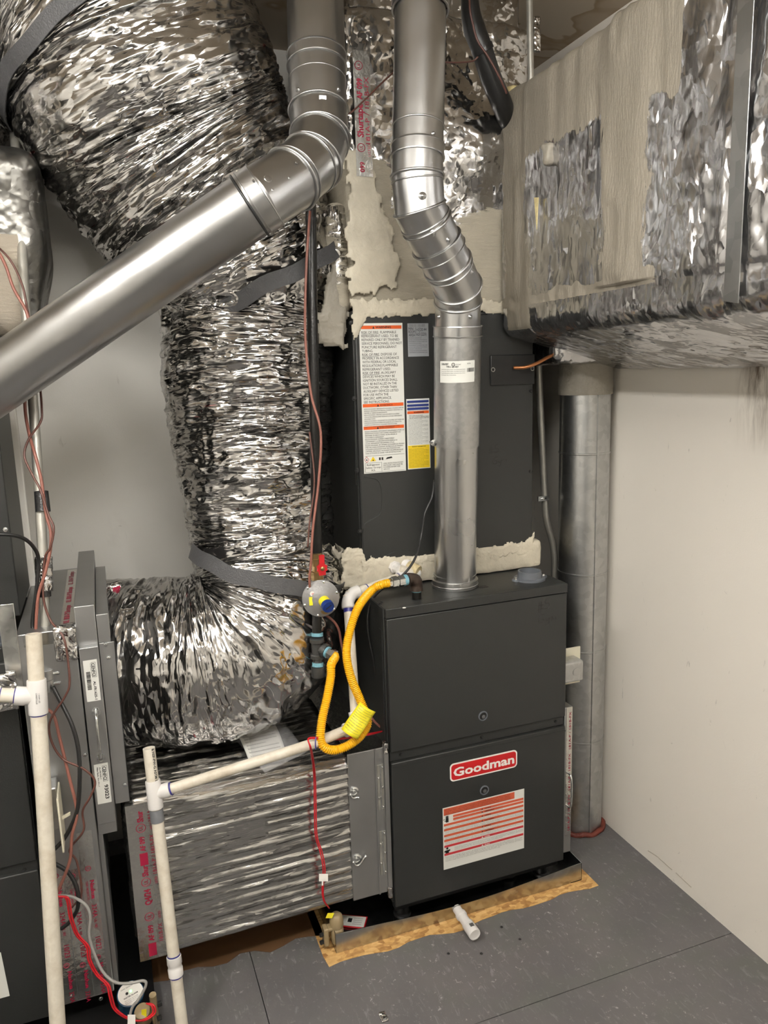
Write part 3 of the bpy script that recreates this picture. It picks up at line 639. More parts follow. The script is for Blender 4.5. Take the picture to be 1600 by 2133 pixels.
for k, s_ in enumerate(('LEAK DETECTION SYSTEM', 'INSTALLED. UNIT MUST BE', 'POWERED EXCEPT FOR', 'SERVICE.')): write(mb, fr, s_, lw*.46, lh*(.058-.0135*k), lh*.0085, lw*(.47, .46, .40, .15)[k])
def flame(mb, x, y, s): mb.add([fr(x-s, y), fr(x+s, y), fr(x+s*.8, y+s*1.2), fr(x+s*.2, y+s*.9), fr(x, y+s*2.2), fr(x-s*.7, y+s*1.1)], [(0, 1, 2, 3, 4, 5)])
flame(mb, lw*.07, lh*.089, .0022); flame(mb, lw*.22, lh*.085, .0020)
rect(mb, fr, lw*.36, lh*.086, lw*.40, lh*.105, .0002); rect(mb, fr, lw*.42, lh*.086, lw*.46, lh*.105, .0002); mb.add([fr(lw*.52, lh*.09), fr(lw*.68, lh*.096), fr(lw*.66, lh*.106), fr(lw*.55, lh*.102)], [(0, 1, 2, 3)])
mb.build('lettering', M['ink'], lab, smooth=0)
mb = MB(); cx_, cy_, s_ = lw*.07, lh*.095, .0085
for a, b in (((-1, 0), (0, 1)), ((0, 1), (1, 0)), ((1, 0), (0, -1)), ((0, -1), (-1, 0))): mb.tube([fr(cx_+a[0]*s_*.8, cy_+a[1]*s_), fr(cx_+b[0]*s_*.8, cy_+b[1]*s_)], .0005, 4)
mb.build('hazard_diamond', M['red_band'], lab, smooth=0)
MB().plate([fr(lw*.15, lh*.082, .0001), fr(lw*.29, lh*.082, .0001), fr(lw*.22, lh*.114, .0001)], (0, -.0002, 0)).build('hazard_triangle', M['lyellow'], lab, smooth=0)
lab, fr, lw, lh = label_on(coil, (848, 676), (892, 671), (851, 743), CY, M['grey_label'])
mb = MB()
for k, (s_, y_, h_, x_, w_) in enumerate((('MIN', .80, .08, .04, .22), ('ROOM', .71, .08, .04, .30), ('AREA', .61, .08, .04, .30), ('m2', .78, .07, .42, .12), ('ft2', .63, .07, .42, .12), ('20.44', .77, .09, .60, .30), ('(220)', .63, .09, .62, .28))): write(mb, fr, s_, lw*x_, lh*y_, lh*h_, lw*w_)
for k in range(9): write(mb, fr, ('REFRIGERANT CHARGE AND LINE', 'DETAILS ON INSTALLATION MANUAL')[k % 2], lw*.05, lh*(.55-.055*k), lh*.022, lw*(.88 if k % 3 else .6))
for k in range(2): write(mb, fr, 'MODEL NO.   COIL SERIES', lw*.08, lh*(.945-.04*k), lh*.022, lw*.75)
rect(mb, fr, lw*.38, lh*.62, lw*.39, lh*.88, .0001); rect(mb, fr, lw*.56, lh*.62, lw*.57, lh*.88, .0001)
mb.build('lettering', M['ink'], lab, smooth=0)
lab, fr, lw, lh = label_on(coil, (846, 833), (894, 828), (850, 978), CY, M['white_label'])
mb = MB(); [rect(mb, fr, .002, lh*f_, lw-.002, lh*(f_+.032), .0001) for f_ in (.945, .892, .845)]; mb.build('blue_band', M['lblue'], lab, smooth=0)
mb = MB(); rect(mb, fr, .002, lh*.79, lw-.002, lh*.828, .0001); mb.build('orange_band', M['orange'], lab, smooth=0)
mb = MB(); rect(mb, fr, .002, lh*.012, lw-.002, lh*.34, .0001); mb.build('yellow_band', M['lyellow'], lab, smooth=0)
mb = MB(); write(mb, fr, 'WARNING', lw*.3, lh*.797, lh*.024, lw*.45, bold=True)
ln = ['failure to follow these instructions', 'may result in property damage or injury', 'seal all openings before start up', 'trap the drain and test the float']
for k in range(22): write(mb, fr, ln[k % 4], lw*(.06 if k > 2 else .1), lh*(.762-.0192*k), lh*.010, lw*(.86 if k % 3 else .6), bold=k < 3)
write(mb, fr, 'PRODUCT INFORMATION', lw*.2, lh*.315, lh*.014, lw*.6, bold=True)
for k in range(13): write(mb, fr, ln[(k+2) % 4], lw*.06, lh*(.285-.021*k), lh*.010, lw*(.86 if k % 4 else .65))
for y_ in (.935, .880, .835): write(mb, fr, 'IMPORTANT NOTICE FOR INSTALLER', lw*.06, lh*y_, lh*.008, lw*.85)
mb.build('lettering', M['ink'], lab, smooth=0)
# mastic sealed transition between furnace and coil
def dmast(V, d): return .006*(fbm(V*np.array([9, 9, 22]), 3)+.5*ridge(V*np.array([30, 30, 60]), 9)-.2)
tr = thing('sealed_transition', 'cream mastic coated duct transition between furnace top and coil cabinet', 'duct', (.29, .45, ft))
softbox('mastic_coat', (CX0-.004, CY-.004, ft+.001), (CX1+.03, CY+.52, CZ0+.012), .012, .008, M['mastic'], tr, dmast, skip=((2, 0), (1, 1)))
def smear(name, poly, y0, th, mat, parent, rag=.008, res=.0025, seed=3, yfn=None):
    """ragged brushed coat on an upright plane: poly lists (x, z) corners"""
    from mathutils.geometry import intersect_point_quad_2d
    P_ = np.array(poly, float); x0, z0 = P_.min(0)-.01; x1, z1 = P_.max(0)+.01; xs_ = np.arange(x0, x1, res); zs_ = np.arange(z0, z1, res)
    XX, ZZ = np.meshgrid(xs_, zs_, indexing='ij'); V = np.stack([XX.ravel(), 0*XX.ravel()+y0, ZZ.ravel()], -1)
    wx = V[:, 0]+rag*3*(vn(V*np.array([14, 1, 60]), seed)-.5)+rag*2*(vn(V*120, seed+1)-.5); wz = V[:, 2]+rag*3*(vn(V*np.array([60, 1, 14]), seed+2)-.5)+rag*2*(vn(V*120, seed+3)-.5)
    ins = np.zeros(len(V), bool); dist = np.full(len(V), 9.); n_ = len(P_)
    for i in range(n_):
        a, b = P_[i], P_[(i+1) % n_]; c1 = (a[1] > wz) != (b[1] > wz)
        with np.errstate(divide='ignore', invalid='ignore'): xi = (b[0]-a[0])*(wz-a[1])/(b[1]-a[1]+1e-12)+a[0]
        ins ^= c1 & (wx < xi); ab = b-a; t_ = np.clip(((wx-a[0])*ab[0]+(wz-a[1])*ab[1])/(ab@ab), 0, 1); dist = np.minimum(dist, np.hypot(wx-a[0]-t_*ab[0], wz-a[1]-t_*ab[1]))
    h = np.where(ins, th*np.clip(dist/.010, .15, 1)+.35*th*(ridge(V*np.array([30, 1, 90]), seed+5)-.3), 0)
    V[:, 1] = (y0 if yfn is None else yfn(V))-h; nz_ = len(zs_); idx = np.arange(len(V)).reshape(len(xs_), nz_); ok = ins.reshape(len(xs_), nz_)
    q = ok[:-1, :-1] & ok[1:, :-1] & ok[1:, 1:] & ok[:-1, 1:]; F_ = np.stack([idx[:-1, :-1], idx[1:, :-1], idx[1:, 1:], idx[:-1, 1:]], -1)[q]
    used = np.unique(F_); mp_ = -np.ones(len(V), int); mp_[used] = np.arange(len(used)); mb = MB(); mb.v = [tuple(p) for p in V[used]]; mb.f = [tuple(f) for f in mp_[F_]]; mb.m = [0]*len(mb.f)
    o = mb.build(name, mat, parent, smooth=180); sd = o.modifiers.new('solidify', 'SOLIDIFY'); sd.thickness = .0015; sd.offset = -1; return o
smear('mastic_smear', [(-.060, .985), (-.010, .94), (.03, .97), (.03, 1.09), (-.01, 1.10), (-.05, 1.085)], CY+.012, .010, M['mastic'], tr, .006)
smear('mastic_smear', [(-.16, 1.01), (-.05, .985), (-.04, 1.09), (-.13, 1.08)], CY+.03, .006, M['mastic_grey'], tr, .010, seed=8)
smear('mastic_edge', [(.0, 1.02), (CX1+.004, 1.01), (CX1+.012, 1.075), (CX1-.02, 1.056), (.40, 1.050), (.2, 1.045), (.10, 1.058), (.0, 1.060)], CY-.001, .004, M['mastic'], tr, .005, seed=14)
smear('mastic_edge', [(-.002, 1.775), (CX1-.01, 1.775), (CX1-.01, 1.738), (.3, 1.733), (.15, 1.728), (.04, 1.722), (.012, 1.66), (-.002, 1.69)], CY-.001, .004, M['mastic'], coil, .004, seed=21)

# ================================================================== SUPPLY PLENUM
pl = thing('supply_plenum', 'foil wrapped supply plenum with cream mastic over the coil cabinet', 'duct', (.29, .45, CZ1))
def pmask(V, d):
    z = V[:, 2]; x = V[:, 0]
    m_ = 1-sstep(1.98, 2.06, z)+.0*x
    left = (1-sstep(.10, .16, x))*(1-sstep(2.10, 2.16, z))
    bare = np.exp(-((x-.27)/.10)**2-((z-1.99)/.06)**2)
    return np.clip(np.maximum(m_, left)-.7*bare, 0, 1)
def pdisp(V, d):
    up = sstep(1.98, 2.15, V[:, 2]); b = .05*np.exp(-((V[:, 0]-.40)/.13)**2-((V[:, 2]-2.17)/.13)**2)*(d[:, 1] < -.5)
    return b+.010*fbm(V*np.array([10, 10, 10]), 3)+up*.016*(ridge(V*np.array([9, 9, 14]), 5)-.5)+.004*fbm(V*np.array([50, 50, 20]), 8)
def pwarp(V):
    V = V.copy(); z = V[:, 2]; V[:, 0] += -.012*(1-sstep(1.745, 1.80, z))*0; return V
softbox('duct_wrap', (CX0-.002, CY+.005, CZ1+.003), (CX1-.012, CY+.5, 2.50), .02, .0065, M['plenum'], pl, pdisp, pwarp, pmask, skip=((1, 1), (2, 0)))
softbox('duct_cap', (CX0+.03, CY+.05, 2.49), (CX1-.02, CY+.5, ZC-.002), .012, .012, M['plenum'], pl, lambda V, d: .008*fbm(V*9, 4), None, lambda V, d: V[:, 0]*0, skip=((1, 1), (2, 0), (2, 1)))
def tape(parent, name, fr, x0, y0, x1, y1, mat=None, e=.0008):
    mb = MB(); rect(mb, fr, x0, y0, x1, y1, e, th=.0004); return mb.build(name, mat or M['tape_clear'], parent, smooth=0)
# printed tape running up its left edge
a = Yp(742, 300, CY-.006); b = Yp(742, 140, CY-.006)
fr = flat((a[0]-.004, CY-.014, a[2]-.02), (0, 0, 1), (-1, 0, 0), .0004)
tp = MB().plate([fr(-.06, -.045, 0), fr(.24, -.045, 0), fr(.24, .0, 0), fr(-.06, .0, 0)], (0, .0006, 0)).build('foil_tape', M['tape_clear'], pl, smooth=0)
mb = MB(); write(mb, fr, 'AF 099', .125, -.022, .014, .05, bold=True); write(mb, fr, 'Shurtape', .035, -.022, .016, .08, bold=True); write(mb, fr, '181A-P / 181B-FX', .02, -.040, .012, .16); write(mb, fr, 'LISTED', -.01, -.040, .007)
def ul(mb, fr, x, y, r):
    pts = [fr(x+r*math.cos(a), y+r*math.sin(a)) for a in np.linspace(0, 2*math.pi, 19)[:-1]]; mb.tube(pts, .0008, 4, closed=True); write(mb, fr, 'UL', x, y-r*.4, r*.85, r*1.1, align='c')
ul(mb, fr, .01, -.015, .010); ul(mb, fr, .205, -.015, .010); write(mb, fr, '099', -.05, -.022, .012, bold=True)
mb.build('lettering', M['tape_red'], tp, smooth=0)
# mastic curtain between plenum and the flex collar
softbox('mastic_collar', (-.040, CY+.03, 1.745), (.010, CY+.30, 2.02), .02, .0065, M['plenum'], pl, lambda V, d: .014*fbm(V*9, 2)+.008*ridge(V*26, 3), None, lambda V, d: np.clip(.35+1.4*fbm(V*7, 5)+.4*(1-sstep(1.72, 1.85, V[:, 2])), 0, 1))
smear('mastic_flap', [(-.085, 1.66), (-.005, 1.64), (.004, 1.76), (-.02, 1.90), (-.055, 1.84), (-.085, 1.74)], CY+.035, .008, M['mastic_grey'], pl, .006, seed=31)
smear('mastic_brush', [(.0, 2.15), (.07, 2.15), (.10, 2.0), (.14, 1.9), (.13, 1.80), (-.004, 1.78)], CY-.008, .004, M['mastic'], pl, .008, seed=37)

# ================================================================== RIGHT INSULATED DUCT
rd = thing('insulated_trunk_duct', 'big foil wrapped rectangular duct smeared with grey mastic, upper right', 'duct', (.71, -.3, 1.6))
def rmask(V, d):
    y, z = V[:, 1], V[:, 2]
    w = .10*fbm(V*5, 3)+.05*fbm(V*22, 6)
    band = np.exp(-((y+w+.36)/.085)**4)*(z > 1.72)*1.0
    far = np.exp(-((y+w-.11)/.07)**4)
    top = sstep(2.08, 2.14, z+w)*(y > -.52)
    bot = (1-sstep(1.76, 1.79, z+w))*sstep(1.655, 1.69, z)*(y+w > -.47)
    m_ = np.maximum.reduce([band, far*.9, top, bot])
    m_ = m_*(d[:, 2] > -.6)
    return np.clip(m_*.95+.12*np.exp(-((y+.58)/.1)**2), 0, 1)
def rdisp(V, d):
    lo = 1-sstep(1.60, 1.75, V[:, 2]); y = V[:, 1]
    crk = sstep(-.52, -.60, y)*.014*(ridge(V*np.array([9, 9, 9]), 12)-.5)
    return crk+(1-.6*lo)*(.020*fbm(V*np.array([7, 7, 4]), 1)+.008*ridge(V*np.array([20, 24, 7]), 2)*(1-.5*(d[:, 2] < -.5))+.004*fbm(V*45, 4))+.012*np.exp(-((y+.36)/.09)**4)*(V[:, 2] > 1.72)*(np.abs(d[:, 0]) > .5)
def rwarp(V):
    V = V.copy(); t = 1-sstep(1.56, 1.95, V[:, 2])
    k = np.clip((V[:, 0]-.45)/.42, 0, 1); low = 1-sstep(1.60, 1.80, V[:, 2]); V[:, 2] += low*(.115*(1-k)-.01)
    V[:, 0] += -.0*t; return V
softbox('duct_wrap', (.452, -1.70, 1.57), (.872, .200, 2.31), .03, .0085, M['duct_r'], rd, rdisp, rwarp, rmask)
softbox('end_section', (.600, .14, 1.585), (.872, .42, 2.28), .03, .012, M['duct_r'], rd, rdisp, None, lambda V, d: V[:, 0]*0+.3)
# hanger strap and small tears
fr = flat((.5385, -.532, 0), (0, -1, 0), (0, 0, 1), 0)
q = [Xp(*px, .434) for px in ((1524, 0), (1563, 0), (1563, 440), (1530, 440))]
mb = MB(); mb.obox(((q[0]+q[2])/2), (.001, 0, 0), (0, .018, .0035), (0, 0, .33)); mb.build('hanger_strap', galv('strap_steel', .5, .35, 30), rd, bevel=.0006)
for px, w_, h_ in (((1118, 440), .010, .035),): 
    p = Xp(*px, .444); MB().plate([p+(0, w_, h_), p+(0, -w_, h_*.9), p+(0, -w_*.3, -h_*1.3)], (-.002, 0, 0)).build('insulation_tear', M['insul'], rd, smooth=0)
p = Xp(1052, 205, .465); softbox('exposed_insulation', p+(-.012, -.05, -.02), p+(.03, .03, .022), .012, .006, M['insul'], rd, lambda V, d: .012*fbm(V*40, 3))
p = Yp(1250, 762, .30); softbox('exposed_insulation', p+(-.03, -.02, -.012), p+(.03, .02, .014), .01, .006, M['insul'], rd, lambda V, d: .010*fbm(V*40, 5))
p = Xp(1138, 318, .438); softbox('mastic_lump', p+(-.008, -.016, -.03), p+(.02, .016, .024), .012, .005, M['mastic_grey'], rd, lambda V, d: .012*fbm(V*60, 3))

# ================================================================== ROUND DUCT (right)
ro = thing('round_duct', 'dull galvanized round duct standing from floor to the trunk duct', 'duct', (.79, .26, 0))
RC = np.array((.790, .26)); RR = .079
zs = [0.012, .29, .555, 1.13, 1.50, 1.60]
secs = [(0.0, .34), (.34, .66), (.66, .92), (.92, 1.31), (1.31, 1.60)]
for k, (z0_, z1_) in enumerate(secs):
    MB().lathe([(RR, z0_), (RR, z1_-.006), (RR+.002, z1_-.004), (RR+.002, z1_), (RR, z1_+.001)], (RC[0], RC[1], 0), (0, 0, 1), 48, cap=False).build('duct_section', M['galv'], ro)
MB().lathe([(RR+.004, 1.49), (RR+.006, 1.52), (RR+.004, 1.60)], (RC[0], RC[1], 0), (0, 0, 1), 40, cap=False).build('mastic_collar', M['mastic_grey'], ro)
MB().box((RC[0]-.01, RC[1]-RR-.003, .0), (RC[0]-.004, RC[1]-RR+.002, 1.49)).build('lock_seam', M['galv'], ro)
mb = MB(); pts = [(RC[0]+(RR+.006)*math.cos(a), RC[1]+(RR+.006)*math.sin(a), .006+.004*math.sin(9*a)) for a in np.linspace(0, 2*math.pi, 40)[:-1]]
mb.tube(pts, .009, 8, closed=True); mb.build('firestop_bead', M['caulk'], ro, smooth=180)

# ================================================================== RETURN DUCT (left of furnace)
DX0, DX1, DY, DZ0, DZ1 = -.692, -.001, .020, .128, .552
rt = thing('return_duct', 'long foil wrapped return box duct between filter rack and furnace', 'duct', (-.33, .35, DZ0))
def tdisp(V, d):
    z = V[:, 2]; c = np.abs(((z*36+.5*vn(V*np.array([3, 3, 3]), 2)) % 1)-.5)
    y = V[:, 1]; c2 = np.abs(((y*30+.7*vn(V*np.array([3, 3, 3]), 5)) % 1)-.5)
    side = np.abs(d[:, 1]) > .5; edge = (1-np.abs(V[:, 0]+.33)/.36)
    cr = np.where(side, np.clip(.16-c, 0, 1), np.clip(.2-c2, 0, 1))*.05*(vn(V*np.array([5, 30, 30]), 8) > .35)
    fan = .006*ridge(V*np.array([7, 40, 40]), 4)*sstep(-.35, -.62, V[:, 0])
    return cr+fan+.006*fbm(V*np.array([5, 9, 9]), 1)+.0025*fbm(V*np.array([30, 60, 60]), 7)
softbox('duct_wrap', (DX0+.01, DY, DZ0), (DX1-.10, .50, DZ1), .018, .0055, M['wrap_side'], rt, tdisp, lambda V: np.c_[V[:, 0], V[:, 1]-.008*np.sin(np.clip((V[:, 0]+.69)/.6, 0, 1)*math.pi), V[:, 2]+.045*((V[:, 0]-DX0)/.7)*(V[:, 2] < .2)*0+.0], skip=())
# access panel of sheet metal at the furnace end
ap = MB().box((-.116, DY-.006, .132), (DX1, DY, .573)).build('access_panel', M['sheet'], rt, bevel=.0015)
MB().box((-.110, DY, .566), (DX1, .50, .5675)).build('collar_top', M['tape_clear'], rt)
MB().box((-.104, DY+.002, .129), (DX1, .50, .1305)).build('collar_bottom', M['sheet'], rt)
MB().box((-.040, DY-.010, .133), (-.036, DY-.006, .573)).build('folded_seam', M['sheet'], ap); MB().box((-.014, DY-.014, .128), (DX1-.001, DY-.006, .577)).build('folded_seam', M['sheet'], ap)
for z0_, z1_ in ((.39, .525), (.19, .325)):
    h_ = MB().box((-.034, DY-.0075, z0_), (-.016, DY-.0055, z1_)).build('piano_hinge', M['emt'], ap)
    MB().lathe([(.0022, 0), (.0022, z1_-z0_)], (-.025, DY-.0085, z0_), (0, 0, 1), 8).build('hinge_pin', M['zinc'], h_)
    for k in range(5): screw(h_, (-.031 if k % 2 else -.019, DY-.0075, z0_+.008+(z1_-z0_-.016)*k/4), (0, -1, 0), .0022, M['zinc'], 'rivet')
for zc_ in (.575, .135): softbox('crumpled_tape', (-.016, DY-.018, zc_-.02), (-.0015, DY+.004, zc_+.016), .005, .003, M['foil_crisp'], rt, lambda V, d: .005*fbm(V*50, 2))
for px, a0 in (((737, 1648), 0), ((743, 1788), 1)):
    p = Yp(*px, DY-.006); la = MB().lathe([(.013, 0), (.013, .003), (.009, .005), (.009, .003), (.004, .003), (.004, .007)], p, (0, -1, 0), 24).build('cam_latch', M['zinc'], ap)
    dirs = (.012, -.018) if a0 == 0 else (.026, .008)
    MB().tube([p+(-.012, -.004, -.004), p+(-.006, -.005, -.016), p+(.006, -.006, -.017), p+(dirs[0], -.008, dirs[1])], .0035, 6, smooth=4).build('lever', M['zinc'], la, smooth=180)
# printed tape at the left end
fr = flat((DX0+.048, DY-.014, DZ0+.01), (0, 0, 1), (-1, 0, 0), .0005)
tp = MB().plate([fr(-.005, -.030, 0), fr(.425, -.030, 0), fr(.425, .042, 0), fr(-.005, .042, 0)], (0, .0006, 0)).build('foil_tape', M['tape_clear'], rt, smooth=0)
mb = MB(); y_ = .004
rect(mb, fr, .004, y_-.004, .040, y_+.015, .0003); write(mb, fr, 'AF 099', .046, y_, .012, .045, bold=True); write(mb, fr, '181B-FX', .040, -.018, .010, .05)
ul(mb, fr, .115, y_+.006, .011); write(mb, fr, 'LISTED', .105, -.017, .006, .020); write(mb, fr, 'Q4/24', .148, y_-.002, .015, .044, bold=True)
ul(mb, fr, .212, y_+.006, .011); write(mb, fr, 'LISTED', .202, -.017, .006, .020); write(mb, fr, 'Shur', .228, y_-.001, .014, .030, bold=True); rect(mb, fr, .259, y_-.004, .292, y_+.015, .0003)
write(mb, fr, 'AF 099', .297, y_, .012, .040, bold=True); write(mb, fr, '181A-P / 181B-FX', .230, -.018, .010, .108); ul(mb, fr, .360, y_+.006, .011); write(mb, fr, 'LISTED', .352, -.017, .006, .02); write(mb, fr, 'Shur', .376, y_-.001, .014, .030, bold=True); write(mb, fr, '181A', .374, -.018, .010, .03)
mb.build('lettering', M['tape_red'], tp, smooth=0)
mb = MB(); write(mb, fr, 'tape', .260, y_, .012, .031, bold=True); write(mb, fr, 'tape', .006, y_, .012, .031, bold=True); mb.build('lettering', M['tape_clear'], tp, smooth=0)

# ================================================================== FLEX DUCTS
def flex_disp(amp, freq, seed):
    def f(s, th, P):
        a = 3.0; Q = np.stack([s*freq*(1+.0*s), np.cos(th)*a, np.sin(th)*a], -1)
        r1 = ridge(Q+2.2*np.c_[fbm(Q*np.array([.10, .5, .5]), seed+9)*2, 0*s, 0*s], seed)
        Q2 = np.stack([s*freq*2.4, np.cos(th)*7, np.sin(th)*7], -1); r2 = ridge(Q2, seed+1)
        return amp*(r1**1.6-.5)+amp*.45*(r2-.5)+amp*1.6*fbm(P*6, seed+2)+amp*.35*(ridge(P*38, seed+4)-.5)
    return f
def flexduct(thg, pts, R, ns, n, amp, freq, seed, mat):
    P = spline(np.array(pts), 24); k = len(P); s = np.linspace(0, 1, k)
    cum = np.concatenate([[0], np.cumsum(np.linalg.norm(np.diff(P, axis=0), axis=1))]); u = np.linspace(0, cum[-1], ns)
    Rs = spline(np.c_[np.array(R), 0*np.array(R), 0*np.array(R)], 24)[:, 0]
    P2 = np.c_[[np.interp(u, cum, P[:, i]) for i in range(3)]].T; R2 = np.interp(u, cum, Rs)
    base, SS, TH, T, N, B = sweepgrid(P2, R2, n, flex_disp(amp, freq, seed))
    o = gridmesh('foil_jacket', base, SS, TH, R2, mat, thg); return o, P2, R2, T, N, B
def band_around(parent, name, c, nrm, r, w, mat, tilt=None, th=.003, wob=.004):
    nrm = np.array(nrm, float); nrm /= np.linalg.norm(nrm); t_ = np.cross(nrm, (0, 0, 1) if abs(nrm[2]) < .9 else (0, 1, 0)); t_ /= np.linalg.norm(t_); b_ = np.cross(nrm, t_)
    mb = MB(); vs = []; n = 72
    for k in range(n):
        a = 2*math.pi*k/n; dv = math.cos(a)*t_+math.sin(a)*b_; o_ = wob*math.sin(5*a)+wob*.7*math.sin(11*a+1)
        for (dr, dn) in ((0, -w/2), (th, -w/2), (th, w/2), (0, w/2)): vs.append(np.array(c)+dv*(r+dr+o_*.5)+nrm*(dn+o_))
    fs = [(k*4+a, ((k+1) % n)*4+a, ((k+1) % n)*4+(a+1) % 4, k*4+(a+1) % 4) for k in range(n) for a in range(4)]
    mb.add(vs, fs); return mb.build(name, mat, parent, smooth=60)
def pr(px, r): return r*px[2]/FP      # px radius at a distance -> metres
big = [((-300, 240, 1.84), 250), ((-205, 45, 1.85), 266), ((-45, -55, 1.88), 276), ((130, -30, 1.92), 276), ((250, 85, 1.96), 278), ((312, 205, 2.0), 275), ((370, 320, 2.06), 258), ((452, 445, 2.12), 232), ((506, 550, 2.17), 200), ((520, 604, 2.205), 184)]
bf = thing('large_flex_duct', 'huge crinkled silver flexible duct curving down from upper left, behind the slanted vent', 'flexible duct', D(370, 320, 2.05))
_, P2, R2, T, N, B = flexduct(bf, [D(*p[0]) for p in big], [pr(*p) for p in big], 420, 300, .0105, 48, 1, M['foil_flex'])
i = np.argmin(np.linalg.norm(P2-D(258, 98, 1.965), axis=1)); band_around(bf, 'tie_strap', P2[i], T[i], R2[i]*1.045, .036, M['strap'], wob=.006)
ver = [((522, 600, 2.21), 178), ((516, 690, 2.21), 174), ((518, 790, 2.21), 172), ((526, 900, 2.22), 160), ((536, 1010, 2.22), 150), ((545, 1110, 2.24), 144), ((548, 1150, 2.24), 142)]
vf = thing('vertical_flex_duct', 'crinkled silver flexible duct dropping straight down behind the black gas pipe', 'flexible duct', D(548, 1150, 2.31))
_, P2, R2, T, N, B = flexduct(vf, [D(*p[0]) for p in ver], [pr(*p) for p in ver], 260, 240, .0110, 42, 11, M['foil_flex'])
ax_ = T[6]+np.array((.0, 0, 0)); tl = np.array((-.28, 0, -1.)); band_around(vf, 'tie_strap', D(556, 596, 2.19), (-.50, .0, 1), .258, .042, M['strap'], wob=.004)
boot = [((548, 1135, 2.24), 143), ((556, 1190, 2.23), 152), ((552, 1270, 2.20), 165), ((505, 1340, 2.165), 172), ((430, 1368, 2.145), 173), ((350, 1374, 2.13), 170), ((290, 1376, 2.13), 168), ((262, 1378, 2.13), 165)]
bo = thing('elbow_flex_duct', 'bulging silver flexible duct elbow resting on the return duct, running into filter rack', 'flexible duct', D(430, 1368, 2.22))
_, P2, R2, T, N, B = flexduct(bo, [D(*p[0]) for p in boot], [pr(*p) for p in boot], 300, 300, .0100, 34, 21, M['foil_boot'])
band_around(bo, 'tie_strap', D(558, 1183, 2.185), (.34, .0, 1), .219, .042, M['strap'], wob=.004)
softbox('crumpled_tape', D(240, 1232, 2.08)+(-.035, -.02, -.028), D(240, 1232, 2.08)+(.035, .02, .028), .012, .004, M['foil_crisp'], bo, lambda V, d: .014*fbm(V*30, 2)+.01*ridge(V*25, 3))
stp = MB().obox(D(243, 1228, 2.045), CR*.010+CU*.003, CU*.008, CF*.0005).build('red_print', M['tape_red'], bo)
tie = MB().tube([D(272, 1232, 2.06), D(276, 1262, 2.04), D(280, 1300, 2.035), D(282, 1330, 2.04)], [.006, .009, .004, .002], 8, smooth=5).build('zip_tie', M['cream'], bo, smooth=180)

# ================================================================== LEFT UNIT: filter rack, box, furnace
LF = thing('left_furnace', 'charcoal furnace mostly out of frame at the left edge, behind the thick white pipe', 'furnace', (-1.15, .3, .06))
MB().box((-1.45, .018, .06), (-.888, .72, 1.0)).build('body', M['dark'], LF, bevel=.002)
MB().box((-1.447, 0, .478), (-.890, .017, .97)).build('upper_door', M['dark'], LF, bevel=.0025); MB().box((-1.447, -.002, .06), (-.890, .017, .455)).build('lower_door', M['dark'], LF, bevel=.003)
MB().box((-1.447, .009, .455), (-.890, .0178, .478)).build('seam_rail', M['dark'], LF)
screw(LF, Yp(51, 1812, .009), (0, -1, 0), .004)
p = Yp(0, 2000, -.002); MB().plate([(p[0]-.2, -.002, p[2]-.10), (p[0]+.010, -.002, p[2]-.10), (p[0]+.004, -.002, p[2]+.02), (p[0]-.2, -.002, p[2]+.02)], (0, -.0005, 0)).build('warning_label', M['white_label'], LF)
MB().lathe([(.03, 0), (.03, .004), (.02, .006), (.019, .02)], Yp(8, 1418, .06)*(1, 1, 0)+(0, 0, 1.0), (0, 0, 1), 20).build('intake_collar', M['collar'], LF)
LC = thing('left_coil_cabinet', 'charcoal coil cabinet corner at left edge, left of conduit', 'coil cabinet', (-1.15, .4, 1.02))
MB().box((-1.45, .12, 1.04), (-.874, .40, 1.745)).build('body', M['dark'], LC, bevel=.003)
p = Yp(12, 1103, .12); screw(LC, p, (0, -1, 0), .004, M['zinc'])
LP = thing('left_plenum', 'dull foil wrapped duct corner darkened for shade with pale mastic patch, behind conduit at left edge', 'duct', (-1.1, .4, 1.75))
softbox('duct_wrap', (-1.45, .30, 1.70), (-.745, .66, 2.13), .05, .010, M['plenum_dull_shaded'], LP, lambda V, d: .022*fbm(V*6, 2)+.010*ridge(V*np.array([10, 10, 5]), 3)-.03*(V[:, 0] > -.8)*(1-sstep(1.75, 1.9, V[:, 2])), None, lambda V, d: ((V[:, 0] < -.80) & (V[:, 2] < 1.93) & (d[:, 1] < -.3))*1.)
fx = thing('filter_rack', 'upright grey filter rack with two white labels and a chrome handle, left of elbow duct', 'filter rack', (-.73, .3, .45))
MB().box((-.752, .012, .50), (-.708, .62, 1.075)).build('housing', M['sheet'], fx, bevel=.0015)
dz1 = Yp(185, 1347, 0)[2]; dz0 = Yp(225, 1712, 0)[2]; dx0 = Yp(166, 1350, 0)[0]; dx1 = Yp(204, 1350, 0)[0]
door = MB().box((-.750, -.006, dz0), (-.708, .012, dz1)).build('door', M['sheet'], fx, bevel=.0015)
MB().box((-.7065, .012, dz0+.035), (-.672, .016, dz1+.0)).build('flange', M['sheet'], fx, bevel=.001); MB().box((-.7065, .012, dz1-.0), (-.680, .5, 1.05)).build('side_panel', M['sheet'], fx, bevel=.001)
MB().box((-.6735, .012, dz0+.035), (-.672, .12, dz1)).build('flange_return', M['darker'], fx)
for px in ((226, 1370), (260, 1635), (220, 1342)): screw(fx, Yp(*px, .0115), (0, -1, 0), .0035, M['zinc'])
a = Yp(200, 1483, -.006); b = Yp(210, 1578, -.006)
hn = MB().tube([a+(0, 0, .006), a+(0, -.020, -.006), a+(.0, -.028, -.03), b+(0, -.028, .03), b+(0, -.020, .006), b+(0, 0, -.006)], [.0035, .0045, .0035, .0035, .0045, .0035], 8, smooth=6).build('handle', M['zinc'], door, smooth=180)
